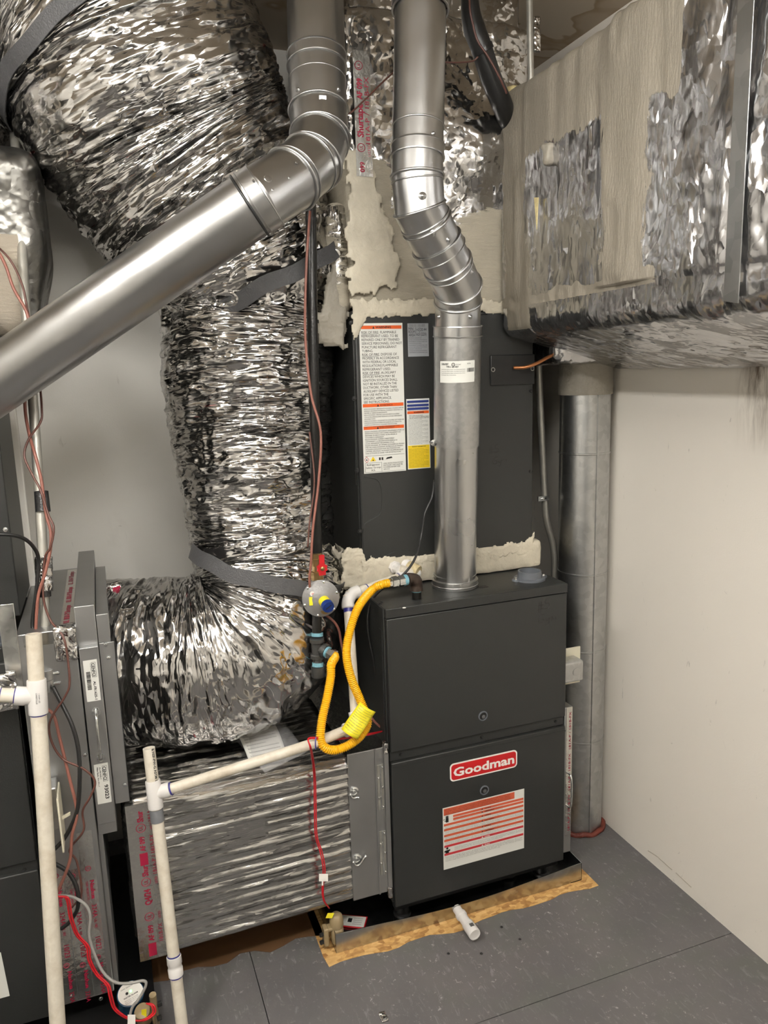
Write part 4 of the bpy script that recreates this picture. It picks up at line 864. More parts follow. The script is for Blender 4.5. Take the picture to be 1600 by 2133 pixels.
for p in (a, b): MB().lathe([(.010, 0), (.010, .002), (.004, .003)], p+(0, .0005, 0), (0, -1, 0), 14).build('handle_mount', M['zinc'], door)
def vlabel(px_t, px_b, w_, lines):
    a = Yp(*px_t, -.006); b = Yp(*px_b, -.006); xc = -.729; h_ = a[2]-b[2]
    fr = flat((xc-w_/2, -.006, a[2]), (0, 0, -1), (1, 0, 0), .0005); mb = MB(); mb.plate([fr(0, 0, 0), fr(h_, 0, 0), fr(h_, w_, 0), fr(0, w_, 0)], (0, -.0003, 0)); lab = mb.build('product_label', M['white_label'], door, smooth=0)
    mb = MB(); lines(mb, fr, h_, w_); mb.build('lettering', M['ink'], lab, smooth=0)
def L1(mb, fr, h, w):
    write(mb, fr, 'CENFCI', h*.08, w*.60, w*.20, h*.32, bold=True); 
    for a, b in (((.06, .56), (.42, .58)), ((.06, .86), (.42, .88))): rect(mb, fr, h*a[0], w*a[1], h*b[0], w*b[1], .0004)
    rect(mb, fr, h*.06, w*.56, h*.065, w*.88, .0004); rect(mb, fr, h*.415, w*.56, h*.42, w*.88, .0004)
    write(mb, fr, 'AL-FR1625-1', h*.52, w*.60, w*.17, h*.45, bold=True); r_ = random.Random(5); x = h*.28
    while x < h*.72: w_ = r_.choice((.0006, .0012, .0018)); rect(mb, fr, x, w*.14, x+w_, w*.44, .0004); x += w_+r_.choice((.0007, .0012))
    write(mb, fr, 'FILTER RACK  16 x 25', h*.08, w*.48, w*.05, h*.3)
def L2(mb, fr, h, w):
    write(mb, fr, 'CENFCI', h*.08, w*.60, w*.22, h*.34, bold=True); rect(mb, fr, h*.06, w*.56, h*.45, w*.58, .0004); rect(mb, fr, h*.06, w*.88, h*.45, w*.90, .0004)
    rect(mb, fr, h*.06, w*.56, h*.065, w*.90, .0004); rect(mb, fr, h*.445, w*.56, h*.45, w*.90, .0004)
    write(mb, fr, '93023', h*.54, w*.60, w*.26, h*.36, bold=True); write(mb, fr, 'AL-FR1625-1', h*.08, w*.36, w*.10, h*.30, bold=True); write(mb, fr, 'Filter Rack, 16 x 25 x 1', h*.08, w*.18, w*.10, h*.48, bold=True)
vlabel((193, 1374), (203, 1459), .030, L1); vlabel((214, 1590), (222, 1672), .031, L2)
bx = thing('return_box', 'grey sheet metal return box with printed foil tapes, between left furnace and filter rack', 'duct', (-.81, .3, .08))
MB().box((-.876, 0, .078), (-.7535, .60, 1.030)).build('box_shell', M['sheet'], bx, bevel=.002)
MB().box((-.862, -.0008, 1.0), (-.80, .0, 1.028)).build('folded_edge', M['zinc'], bx)
MB().box((-.7525, .02, .078), (-.742, .14, .515)).build('box_side', M['sheet'], bx)
fr = flat((-.765, -.0002, .095), (0, 0, 1), (-1, 0, 0), .0006)
for k, (w0, off_) in enumerate(((-.008, 0), (-.044, .01), (-.080, .0))):
    z1_ = (.43, .34, .33)[k]; f2 = flat((-.757+w0, -.0002-.0003*k, .095), (0, 0, 1), (-1, 0, 0), .0006)
    tp = MB().plate([f2(-.012, 0, 0), f2(z1_, 0, 0), f2(z1_, .034, 0), f2(-.012, .034, 0)], (0, -.0003, 0)).build('foil_tape', M['tape_clear'], bx, smooth=0)
    f3 = flat((-.757+w0, -.0008-.0003*k, .440), (0, 0, -1), (1, 0, 0), .0004); mb = MB()
    ul(mb, f3, .012+off_, -.017, .006); write(mb, f3, 'Nashua', .045+off_, -.016, .009, .050, bold=True); write(mb, f3, 'TAPE PRODUCTS', .045+off_, -.026, .005, .050); write(mb, f3, '324A', .110+off_, -.018, .011, .035, bold=False); write(mb, f3, 'UL 181', .150+off_, -.016, .006); write(mb, f3, '10/23', .20+off_, -.018, .012, .034); ul(mb, f3, .255+off_, -.017, .006); write(mb, f3, 'Nashua', .272+off_, -.016, .009, .050, bold=True); write(mb, f3, '324A', .33+off_, -.018, .011, .03)
    mb.build('lettering', M['tape_red'], tp, smooth=0)
f4 = flat((-.862, 0, 1.0312), (1, 0, 0), (0, 1, 0), .0004)
tp = MB().plate([(-.785, -.001, 1.0312), (-.754, -.001, 1.0312), (-.754, .58, 1.0312), (-.785, .58, 1.0312)], (0, 0, .0006)).build('foil_tape', M['tape_clear'], bx, smooth=0)
mb = MB(); f5 = flat((-.775, .02, 1.0318), (0, 1, 0), (-1, 0, 0), .0005)
for k in range(3): write(mb, f5, 'UL 181A-P Shurtape', .02+.18*k, -.008, .012, .15, bold=True)
mb.build('lettering', M['tape_red'], tp, smooth=0)
softbox('crumpled_tape', (-.80, -.006, .955), (-.752, .03, 1.036), .006, .004, M['foil_crisp'], bx, lambda V, d: .008*fbm(V*40, 2))
MB().box((-.905, -.004, .87), (-.872, .0, 1.105)).build('bracket', M['zinc'], bx, bevel=.001)
for px in ((148, 2075), (177, 1572), (210, 2080)): screw(bx, Yp(*px, -.0005), (0, -1, 0), .0035, M['zinc'])
# crumpled foil at the far left
lf = softbox('crumpled_foil', (-1.0, -.012, .86), (-.885, -.004, .95), .004, .004, M['foil_crisp'], None, lambda V, d: .012*fbm(V*30, 2)); tag(lf, 'crumpled silver foil tape with red print stuck on left furnace, by the frame edge', 'foil tape')
# electrical box with white cover plate below the conduit
eb = thing('switch_box', 'steel switch box with white toggle plate turned sideways, right of thick white pipe', 'switch', (-.83, -.05, .6))
MB().box((-.868, -.055, .575), (-.825, -.001, .68)).build('box_body', M['galv'], eb, bevel=.004)
a = D(127, 1605, 1.70); b = D(127, 1722, 1.74); c3 = D(138, 1640, 1.66)
MB().obox((-.822, -.062, .61), (.0022, 0, 0), (0, .040, 0), (0, 0, .066)).build('cover_plate', M['cream'], eb, bevel=.0015)
MB().obox((-.812, -.062, .610), (.010, 0, .004), (0, .003, 0), (0, 0, .003)).build('toggle', M['cream'], eb)
MB().lathe([(.012, 0), (.012, .0008), (.009, .001)], (-.845, -.0555, .655), (0, -1, 0), 14).build('knockout', M['galv'], eb)

# ================================================================== VENT PIPES
def pipe_seg(mb, a, na, b, nb, r, n=40):
    """cylinder between two cutting planes (mitred)"""
    a, b = np.array(a), np.array(b); d = (b-a)/np.linalg.norm(b-a); t_ = np.cross(d, (0, 1, 0) if abs(d[1]) < .9 else (1, 0, 0)); t_ /= np.linalg.norm(t_); u_ = np.cross(d, t_); vs = []
    for c, nn in ((a, na), (b, nb)):
        for k in range(n):
            an = 2*math.pi*k/n; o = r*(math.cos(an)*t_+math.sin(an)*u_); vs.append(c+o-d*((o@nn)/(d@nn)))
    mb.add(vs, [(k, (k+1) % n, n+(k+1) % n, n+k) for k in range(n)]); return vs
def bead(parent, c, d, nn, r, w=.0035, mat=None, n=56, name='seam_bead'):
    d = np.array(d)/np.linalg.norm(d); t_ = np.cross(d, (0, 1, 0) if abs(d[1]) < .9 else (1, 0, 0)); t_ /= np.linalg.norm(t_); u_ = np.cross(d, t_); pts = []
    for k in range(n):
        an = 2*math.pi*k/n; o = r*(math.cos(an)*t_+math.sin(an)*u_); pts.append(np.array(c)+o-d*((o@nn)/(d@nn)))
    return MB().tube(pts, w, 8, closed=True).build(name, mat, parent, smooth=180)
def ventpipe(th_, P, r, mat, beads, rs=None):
    P = [np.array(p) for p in P]; k = len(P); ds = [(P[i+1]-P[i])/np.linalg.norm(P[i+1]-P[i]) for i in range(k-1)]
    nn = [ds[0]]+[(ds[i-1]+ds[i])/np.linalg.norm(ds[i-1]+ds[i]) for i in range(1, k-1)]+[ds[-1]]
    for i in range(k-1):
        mb = MB(); rr_ = r if rs is None else rs[i]; pipe_seg(mb, P[i], nn[i], P[i+1], nn[i+1], rr_, 64); mb.build('pipe_section', mat, th_, smooth=60)
    for (i, w, off_) in beads:
        d = ds[min(i, k-2)] if off_ >= 0 else ds[i-1]; n_ = nn[i] if abs(off_) < 1e-6 else d; bead(th_, P[i]+d*off_, d, n_, r+.001, w, mat)
    return ds, nn
def clampband(th_, c, d, r, w, mat):
    d = np.array(d)/np.linalg.norm(d)
    return MB().lathe([(r, -w/2), (r+.004, -w/2), (r+.0045, -w/2+.002), (r+.0022, -w/2+.003), (r+.0022, w/2-.003), (r+.0045, w/2-.002), (r+.004, w/2), (r, w/2)], c, d, 56, cap=False).build('joint_band', mat, th_, smooth=50)
def pa(A_, B_, p): d = (B_-A_)/np.linalg.norm(B_-A_); return A_+d*((p-A_)@d)
def dimple(th_, px, t, nrm, r, mat):
    return MB().lathe([(r, -.001), (r*.9, .0008), (r*.55, .0010), (r*.45, .0030), (r*.2, .0036)], D(px[0], px[1], t), nrm, 14).build('dimple', mat, th_, smooth=60)
def surf(px, A, Bp, r):
    """point where the sight line meets the cylinder A-Bp"""
    d = (Bp-A)/np.linalg.norm(Bp-A); o = CC-A; v = ray(*px); v = v/np.linalg.norm(v); o_ = o-d*(o@d); v_ = v-d*(v@d)
    a, b, c = v_@v_, 2*o_@v_, o_@o_-r*r; di = max(0, b*b-4*a*c); s_ = (-b-math.sqrt(di))/(2*a); p = CC+v*s_; n_ = p-A; n_ = n_-d*(n_@d); return p, n_/np.linalg.norm(n_)
# left vent
lv = thing('slanted_vent_pipe', 'galvanized vent pipe elbowing down from ceiling and slanting to the left edge', 'vent pipe', D(663, 232, 1.78))
A = D(656, 0, 1.80); Bq = D(659, 132, 1.79); dv = Bq-A; top = A-dv*((A[2]-ZC)/dv[2]) if False else A+dv/dv[2]*(ZC-A[2])
VP = [top, D(663, 232, 1.775), D(667, 287, 1.755), D(651, 337, 1.71), D(607, 374, 1.66), D(540, 416, 1.61), D(0, 790, 1.66), D(-260, 968, 1.69)]
vr = .0665
ds, nn = ventpipe(lv, VP, vr, M['vent_left'], [(1, .0035, 0), (2, .0035, 0), (3, .0035, 0), (4, .0045, 0), (2, .0022, .012), (3, .0022, .012), (4, .0022, -.010)])
clampband(lv, pa(VP[0], VP[1], D(658, 133, 1.79)), ds[0], vr, .030, M['vent_left'])
clampband(lv, VP[5]+ds[4]*-.0, ds[5], vr, .034, M['vent_left']); bead(lv, VP[5]+ds[5]*.024, ds[5], ds[5], vr+.002, .003, M['black'], name='gasket_ring')
for px in ((672, 210),): 
    p, n_ = surf(px, VP[0], VP[1], vr); MB().obox(p+n_*.002, np.cross(n_, (0, 0, 1))*.009, (0, 0, .010), n_*.002).build('lock_tab', M['vent_left'], lv, bevel=.001)
for px in ((620, 186), (706, 186)): p, n_ = surf(px, VP[0], VP[1], vr); MB().lathe([(.006, -.001), (.004, .003), (.002, .0035)], p, n_, 10).build('dimple', M['vent_left'], lv)
for px, r_ in (((558, 372), .009), ((568, 396), .0035), ((603, 371), .0035), ((528, 376), .003)): p, n_ = surf(px, VP[4], VP[5], vr); MB().lathe([(r_, -.001), (r_*.8, .001), (r_*.4, .0015)], p, n_, 14).build('dimple', M['vent_left'], lv)
for px, r_ in (((640, 323), .0035), ((618, 338), .0035)): p, n_ = surf(px, VP[3], VP[4], vr); MB().lathe([(r_, -.001), (r_*.8, .001), (r_*.4, .0015)], p, n_, 14).build('dimple', M['vent_left'], lv)
bead(lv, pa(VP[0], VP[1], D(660, 172, 1.785)), ds[0], ds[0], vr-.001, .0022, M['vent_left'])
# embossed maker's text on the slanted run
d5 = ds[5]
def cylframe(A, Bp, r, px, xd, eps=.0004):
    p, n_ = surf(px, A, Bp, r); d = (Bp-A)/np.linalg.norm(Bp-A); ax0 = p-n_*r; t_ = np.cross(d, n_)*xd
    return lambda x, y, e=eps: ax0+d*(x)+ (r+e)*(math.cos(y/r)*n_+math.sin(y/r)*t_)
cf = cylframe(VP[5], VP[6], vr, (490, 480), 1); mb = MB()
fr = lambda x, y: cf(y, x)
for k, s_ in enumerate(('CONFORMS TO', 'TYPE B GAS VENT', 'MIN 1 INCH AIR SPACE', 'LISTED SECTION')): write(mb, fr, s_, -.03, .004+.009*k-.02, .004, .055)
mb.build('embossed_text', M['vent_left'], lv, smooth=0)
# right vent
rv = thing('furnace_vent_pipe', 'galvanized vent pipe rising from furnace top with offset elbows and white label', 'vent pipe', (.262, .128, ft))
vb = np.array((.262, .125, ft)); vr2 = .0595
def tv(u, v, t): return D(u, v, t)
up = Yp(952, 640, .125); 
VT = D(954, 628, 2.0)
def onvert(v):   # height of image row v on the vertical run
    lo, hi = 0, 1.5
    for _ in range(40):
        m_ = (lo+hi)/2; q = vb+(VT-vb)*m_-CC; vv = 1066.5-FP*(q@CU)/(q@CF)
        if vv > v: lo = m_
        else: hi = m_
    return vb+(VT-vb)*lo
VT = D(954, 628, 2.0); J0 = onvert(628); VD = (VT-vb)/np.linalg.norm(VT-vb)
top = D(876, 12, 1.76); q1 = D(869, 368, 1.77); dv = top-q1
RP = [q1+dv/dv[2]*(ZC-q1[2]), q1, D(874, 434, 1.785), D(889, 466, 1.81), D(932, 550, 1.885), D(953, 596, 1.95), J0, vb+(0, 0, .002)]
ds, nn = ventpipe(rv, RP, vr2, M['vent'], [(1, .0035, 0), (2, .0035, 0), (3, .0035, 0), (4, .0035, 0), (5, .0035, 0), (6, .0035, 0), (1, .002, .010), (3, .002, -.010), (4, .002, .010)])
clampband(rv, pa(RP[0], RP[1], D(874, 14, 1.76)), ds[0], vr2+.003, .02, M['vent'])
clampband(rv, pa(RP[0], RP[1], D(870, 314, 1.76)), ds[0], vr2, .030, M['vent']); bead(rv, pa(RP[0], RP[1], D(872, 262, 1.76)), ds[0], ds[0], vr2, .0022, M['vent'])
clampband(rv, pa(RP[3], RP[4], D(915, 515, 1.85)), ds[3], vr2+.001, .028, M['vent'])
clampband(rv, onvert(690), VD, vr2+.002, .028, M['vent'])
a = onvert(702); b = onvert(928); MB().lathe([(vr2+.0025, 0), (vr2+.0025, np.linalg.norm(a-b))], b, VD, 64, cap=False).build('adjustable_sleeve', galv('sleeve_steel', .50, .38, 90, .12), rv)
MB().box((vb[0]+.012, vb[1]-vr2-.0012, ft+.02), (vb[0]+.017, vb[1]-vr2+.004, b[2])).build('lock_seam', M['vent'], rv)
a2 = onvert(1195); MB().lathe([(vr2+.002, .0), (vr2+.007, .001), (vr2+.007, .022), (vr2+.001, .023)], (vb[0], vb[1], ft), (0, 0, 1), 56, cap=False).build('base_collar', M['vent'], rv)
bead(rv, (vb[0], vb[1], ft+.036), (0, 0, 1), np.array((0, 0, 1.)), vr2, .003, M['vent']); bead(rv, (vb[0], vb[1], ft+.008), (0, 0, 1), np.array((0, 0, 1.)), vr2+.005, .003, M['vent'])
for px, i_, r_ in (((880, 408), 1, .010), ((902, 486), 3, .009), ((934, 500), 3, .007), ((983, 567), 4, .007), ((914, 660), 6, .006), ((980, 660), 6, .007), ((903, 278), 0, .006)):
    p, n_ = surf(px, RP[i_], RP[i_+1], vr2); MB().lathe([(r_, -.0015), (r_*.85, .0005), (r_*.5, .001), (r_*.3, .004), (r_*.1, .0045)], p, n_, 16).build('dimple', M['vent'], rv, smooth=60)
p, n_ = surf((912, 918), RP[6], RP[7], vr2+.0025); q = onvert(919)
sc = MB().tube([q+(-vr2-.002, 0, 0), q+(-vr2-.022, -.006, .003)], .0035, 8).build('clamp_screw', M['zinc'], rv, smooth=60); MB().lathe([(.009, 0), (.009, .003), (.003, .004)], q+(-vr2-.010, -.004, 0), (-.5, -1, 0), 12).build('washer', M['zinc'], rv)
# white listing label wrapped round the sleeve
def wrap_label(px_l, px_r, px_b):
    z1_ = onvert(px_l[1])[2]; z0_ = onvert(px_b)[2]; rr_ = vr2+.0032
    p, n_ = surf(((px_l[0]+px_r[0])/2, px_l[1]), RP[6], RP[7], rr_); t_ = np.cross((0, 0, 1), n_)
    pl_, nl = surf((px_l[0], px_l[1]), RP[6], RP[7], rr_); pr_, nr = surf((px_r[0], px_r[1]), RP[6], RP[7], rr_)
    al = math.atan2(nl@t_, nl@n_); ar = math.atan2(nr@t_, nr@n_); w_ = (ar-al)*rr_
    return (lambda x, y, e=.0004: vb+VD*((z0_+y-vb[2])/VD[2])+(rr_+e)*(math.cos(al+x/rr_)*n_+math.sin(al+x/rr_)*t_)), w_, z1_-z0_
fr, lw, lh = wrap_label((917, 748), (989, 752), 792)
mb = MB(); n_ = 14; vs = [fr(lw*k/n_, y_, 0) for k in range(n_+1) for y_ in (0, lh)]; mb.add(vs, [(2*k, 2*k+2, 2*k+3, 2*k+1) for k in range(n_)]); lab = mb.build('listing_label', M['white_label'], rv, smooth=60)
mb = MB(); write(mb, fr, 'DURA/VENT', lw*.06, lh*.82, lh*.09, lw*.2, bold=True); write(mb, fr, 'TYPE B - GAS VENT', lw*.2, lh*.70, lh*.08, lw*.33, bold=True); write(mb, fr, 'LISTED MH6673', lw*.45, lh*.82, lh*.05, lw*.14); ul(mb, fr, lw*.39, lh*.84, .004)
for k in range(4): write(mb, fr, 'Use with listed gas appliances. Maintain 1 inch minimum air space clearance.', lw*.05, lh*(.60-.085*k), lh*.04, lw*(.66 if k < 3 else .42))
write(mb, fr, '4GV36', lw*.76, lh*.84, lh*.06, lw*.1); x = lw*.76; r_ = random.Random(2)
while x < lw*.97: w_ = r_.choice((.0005, .001, .0015)); mb.add([fr(x, lh*.48), fr(x+w_, lh*.48), fr(x+w_, lh*.66), fr(x, lh*.66)], [(0, 1, 2, 3)]); x += w_+r_.choice((.0006, .001))
mb.build('lettering', M['ink'], lab, smooth=0)

# ================================================================== CONDUITS, LINES
def emt(name, pts, r, label, extra=None, mat=None, sub=8):
    o = thing(name, label, 'conduit', pts[0]); MB().tube([np.array(p) for p in pts], r, 16, smooth=sub).build('tube', mat or M['emt'], o, smooth=60); return o
c1 = [D(28, 262, 1.98), D(32, 305, 1.93), D(40, 400, 1.88), D(52, 620, 1.83), D(72, 880, 1.80), D(86, 1100, 1.78), D(91, 1200, 1.775), D(97, 1380, 1.76), D(99, 1424, 1.75)]
c1 = [D(16, 130, 2.10)]+c1
ec = emt('left_conduit', c1, .0112, 'thin steel conduit at left with black tape and foil wrap, cables tied along')
clampc = MB().lathe([(.015, 0), (.015, .026), (.013, .027), (.016, .028), (.016, .050)], c1[-1]+(0, 0, -.016), (.0, 0, 1), 20).build('coupling', M['galv'], ec)
for dz in (.0, .024): MB().tube([c1[-1]+(.013, -.004, dz), c1[-1]+(.028, -.008, dz)], .0035, 8).build('set_screw', M['zinc'], ec)
a, b = D(86, 1024, 1.785), D(90, 1066, 1.78); MB().tube([a, (a+b)/2, b], [.0155, .016, .0165], 14).build('black_tape', M['tape_black'], ec)
a, b = D(91, 1160, 1.77), D(92, 1232, 1.765)
P_ = np.linspace(a, b, 30); base, SS, TH, *_r = sweepgrid(P_, np.full(30, .0165), 40, lambda s, th, P: .003*ridge(P*90, 3)+.002*fbm(P*200, 2)); gridmesh('foil_wrap', base, SS, TH, np.full(30, .016), M['foil_crisp'], ec)
MB().tube([D(92, 1232, 1.765), D(92.5, 1243, 1.765)], .0150, 14).build('black_tape', M['tape_black'], ec)
e2 = emt('lower_conduit', [D(101, 1450, 1.83), D(103, 1520, 1.84), D(106, 1600, 1.85)], .0112, 'short dim steel conduit behind thick white pipe, entering switch box')
e3 = emt('right_conduit', [Yp(*p, .34) for p in ((1120, 600), (1122, 760), (1130, 940), (1135, 1040), (1139, 1085), (1151, 1130), (1155, 1165), (1155, 1203))], .0112, 'thin steel conduit bending down between coil cabinet and round duct')
p = Yp(1131, 1038, .33); MB().box((p[0]-.020, .325, p[2]-.008), (p[0]+.020, .329, p[2]+.008)).build('pipe_strap', M['zinc'], e3); MB().tube([p+(-.012, 0, 0), p+(0, -.006, 0), p+(.013, 0, 0)], .004, 8, smooth=4).build('pipe_strap', M['zinc'], e3, smooth=180)
e4 = emt('threaded_rod_conduit', [Yp(1103, -40, .12), Yp(1104, 60, .12), Yp(1106, 170, .12)], .0085, 'thin upright conduit dropping from ceiling onto the big right duct')
softbox('foil_scrap', Yp(1116, 65, .115)+(-.006, -.004, -.05), Yp(1121, 60, .115)+(.006, .004, .03), .003, .004, M['foil_crisp'], e4, lambda V, d: .008*fbm(V*50, 2))
MB().tube([Yp(1106, 170, .12), Yp(1106.5, 215, .12)], .0085, 10).build('tube', M['galv'], e4)
ls = thing('insulated_line_set', 'thick black foam insulated refrigerant line dropping behind big right duct', 'refrigerant line', D(985, 60, 1.95))
q = [D(*p) for p in ((978, -40, 1.93), (980, 20, 1.94), (988, 60, 1.95), (1003, 100, 1.96), (1022, 160, 1.99), (1045, 215, 2.03), (1062, 262, 2.10))]
MB().tube(q, [.020, .024, .028, .027, .027, .027, .026], 20, smooth=8).build('foam_sleeve', M['black'], ls, smooth=180)
a, b = D(1003, 98, 1.955), D(1008, 110, 1.96); MB().tube([a, b], .0285, 20).build('tape_wrap', M['tape_black'], ls)
wirething('brown_cable', [D(977, -30, 1.90), D(979, 20, 1.905), D(985, 50, 1.915), D(995, 85, 1.925), D(1018, 120, 1.935), D(1040, 160, 1.95), D(1056, 195, 1.97)], .0028, M['wire_brown'], 'brown thermostat cable running down along the black foam line', 'cable')
wirething('brown_cable', [D(996, 118, 1.94), D(985, 127, 1.945), D(960, 130, 1.96), D(930, 130, 1.97), D(860, 125, 2.0), D(815, 155, 1.95), D(760, 208, 1.92), D(730, 235, 1.90), D(700, 250, 1.90)], .0022, M['wire_brown'], 'thin dark cable stretched behind the two vent pipes near the top', 'cable')
wirething('copper_line', [Yp(1070, 766, .19), Yp(1095, 765, .17), Yp(1120, 756, .16), Yp(1142, 744, .16), Yp(1165, 735, .18)], .0050, M['copper'], 'short bent copper line leaving the black cover under the big right duct', 'refrigerant line', n=10)

# gas line
gp = thing('gas_pipe', 'vertical black iron gas pipe in front of the vertical flexible duct', 'gas pipe', D(662, 1160, 2.02))
gq = [D(647, 400, 1.94), D(650, 640, 1.96), D(656, 900, 1.99), D(661, 1165, 2.02)]
MB().tube(gq, .0140, 20).build('pipe', M['iron'], gp, smooth=60)
for v in (455, 663, 735): 
    q = gq[0]+(gq[-1]-gq[0])*((v-400)/765.); MB().tube([q+(0, 0, -.004), q+(0, 0, .004)], .0155, 16).build('cable_tie', M['black'], gp)
gv = thing('gas_valve', 'brass ball valve with red lever on the gas pipe above regulator', 'valve', D(662, 1180, 2.02))
G = lambda u, v, dt=0: D(u, v, 2.02+dt)
MB().lathe([(.017, -.012), (.017, .010), (.013, .011), (.013, .026), (.018, .027), (.018, .045), (.015, .046), (.015, .060)], G(661, 1198), (0, 0, 1), 8).build('valve_body', M['brass'], gv)
MB().lathe([(.009, 0), (.009, .020), (.006, .022), (.005, .026)], G(664, 1178), (0, -1, 0), 14).build('stem', M['brass'], gv)
mb = MB(); hc = G(664, 1178)+np.array((0, -.028, 0))
mb.plate([hc+np.array((math.cos(a)*(.0125+.003*(k % 2)), 0, math.sin(a)*(.0125+.003*(k % 2)))) for k, a in enumerate(np.linspace(0, 2*math.pi, 17)[:-1])], (0, -.006, 0))
mb.plate([hc+(-.007, 0, .008), hc+(.007, 0, .008), hc+(.008, 0, .034), hc+(.003, 0, .036), hc+(-.006, 0, .034)], (0, -.004, 0)); mb.plate([hc+(-.010, 0, -.010), hc+(.010, 0, -.010), hc+(.009, 0, -.019), hc+(-.008, 0, -.019)], (0, -.004, 0))
mb.build('lever', M['red'], gv); MB().lathe([(.006, 0), (.006, .004), (.003, .006)], hc+(0, -.006, 0), (0, -1, 0), 6).build('lever_nut', M['brass'], gv)
rgc = G(668, 1246, -.01)
rg = thing('gas_regulator', 'round grey gas regulator with blue cap and yellow stickers', 'regulator', rgc)
rax = np.array((-.18, -1, .12)); rax /= np.linalg.norm(rax); R0 = rgc+rax*.0
MB().lathe([(.016, -.030), (.030, -.026), (.044, -.008), (.0485, -.006), (.0485, .004), (.044, .006), (.036, .012), (.022, .018), (.017, .020)], R0, rax, 48).build('housing', M['cast'], rg, smooth=35)
ra_x = np.cross((0, 0, 1), rax); ra_x /= -np.linalg.norm(ra_x); ra_y = np.cross(ra_x, rax); ra_y = ra_y/np.linalg.norm(ra_y); ra_y = ra_y if ra_y[2] > 0 else -ra_y; ra_x = ra_x if ra_x[0] > 0 else -ra_x
for k in range(6):
    a = k*math.pi/3+.3; p = R0+(ra_x*math.cos(a)+ra_y*math.sin(a))*.0445; MB().lathe([(.0035, .003), (.0035, .009), (.002, .010)], p, rax, 6).build('screw', M['zinc'], rg)
kn = R0+rax*.018+ra_x*.006-ra_y*.004
kd = rax*.9+ra_x*.25-ra_y*.35; kd /= np.linalg.norm(kd)
MB().lathe([(.0145, 0), (.0145, .022), (.0150, .0225)], kn, kd, 24).build('adjuster_collar', M['yellow_tag'], rg); cap_ = MB().lathe([(.0160, .022), (.0160, .034), (.0150, .036), (.0147, .034)], kn, kd, 24).build('cap', M['blue_cap'], rg)
p = R0+rax*.034+kd*.0; MB().obox(kn+kd*.0355, ra_x*.007+ra_y*.005, ra_y*.0005-ra_x*.0004, kd*.001).build('slot', M['black'], rg)
p = R0-ra_x*.027-ra_y*.003+rax*.0165; MB().obox(p, ra_x*.0045, ra_y*.011, rax*.0008).build('sticker', M['yellow_tag'], rg)
stk = MB().lathe([(.0065, 0), (.0065, .001)], R0-ra_x*.022+ra_y*.016+rax*.0155, rax, 20).build('round_sticker', M['badge_white'], rg)
mb = MB(); q = R0-ra_x*.022+ra_y*.016+rax*.0168
for k in range(3): mb.obox(q+ra_x*.001+ra_y*(-.002+.0018*k), ra_x*.003, ra_y*.0004, rax*.0002)
mb.build('flag_stripe', M['red'], stk, smooth=0)
mb = MB(); fr = flat(R0+rax*.0135, ra_x, ra_y, .002); write(mb, lambda x, y: fr(x, y), 'OR 3PM', -.012, .022, .004); write(mb, lambda x, y: fr(x, y), '11 2ELS', -.014, .0155, .004); mb.build('embossed_text', M['iron_grey'], rg, smooth=0)
MB().lathe([(.011, 0), (.011, .006)], R0+ra_x*.008-ra_y*.030+rax*.008, rax, 14).build('vent_plug', M['brass'], rg)
# nipple, tee and drip leg
dt = thing('gas_tee', 'grey iron pipe tee and drip leg with blue thread dope below regulator', 'pipe fitting', G(664, 1390))
MB().tube([G(660, 1280), G(660, 1322)], .0125, 16).build('nipple', M['iron'], dt); MB().tube([G(661, 1318), G(661, 1325)], .0155, 16).build('thread_dope', M['dope'], dt)
MB().lathe([(.019, 0), (.019, .010), (.0155, .012), (.0155, .042), (.019, .044), (.019, .054)], G(662, 1370), (0, 0, 1), 20).build('tee_body', M['iron_grey'], dt)
tdir = np.array((.55, -.75, -.25)); tdir /= np.linalg.norm(tdir); tc = G(662, 1348)
MB().lathe([(.0155, 0), (.0155, .018), (.019, .019), (.019, .030)], tc, tdir, 20).build('tee_branch', M['iron_grey'], dt); MB().lathe([(.015, .030), (.0155, .036)], tc, tdir, 16).build('thread_dope', M['dope'], dt)
MB().tube([G(662, 1368), G(662, 1385)], .0125, 16).build('nipple', M['iron_grey'], dt); MB().tube([G(662, 1380), G(662, 1388)], .0150, 16).build('thread_dope', M['dope'], dt)
MB().lathe([(.017, -.028), (.018, -.026), (.018, 0)], G(662, 1388), (0, 0, 1), 18).build('drip_cap', M['iron_grey'], dt)
# elbow on the furnace
ge = thing('gas_elbow', 'rusty iron elbow and nipple entering the furnace top, end of yellow hose', 'pipe fitting', Zp(868, 1245, ft))
e0 = Zp(868, 1247, ft); zt = .062
MB().lathe([(.0125, -.004), (.0125, .022)], e0, (0, 0, 1), 16).build('nipple', M['iron'], ge); MB().lathe([(.0135, .020), (.0135, .026)], e0, (0, 0, 1), 16).build('thread_dope', M['dope'], ge)
MB().lathe([(.016, 0), (.016, .0005)], e0, (0, 0, 1), 16).build('gas_hole', M['darker'], ge)
MB().tube([e0+(0, 0, .024), e0+(0, 0, .040), e0+(-.004, -.001, .052), e0+(-.018, -.003, .059), e0+(-.030, -.006, .059)], [.0185, .017, .0185, .0165, .0185], 20, smooth=5).build('elbow_body', M['iron_rust'], ge, smooth=50)
hx = np.array((-1, -.10, -.02)); hx /= np.linalg.norm(hx); h0 = e0+(-.030, -.006, .059)
MB().lathe([(.015, 0), (.0155, .010)], h0, hx, 16).build('thread_dope', M['dope'], ge)
MB().lathe([(.016, .009), (.016, .026)], h0, hx, 6).build('hex_adapter', M['zinc'], ge); MB().lathe([(.013, .026), (.013, .030), (.0165, .031), (.0165, .046), (.0125, .047), (.0125, .055)], h0, hx, 6).build('flare_nut', M['zinc'], ge)
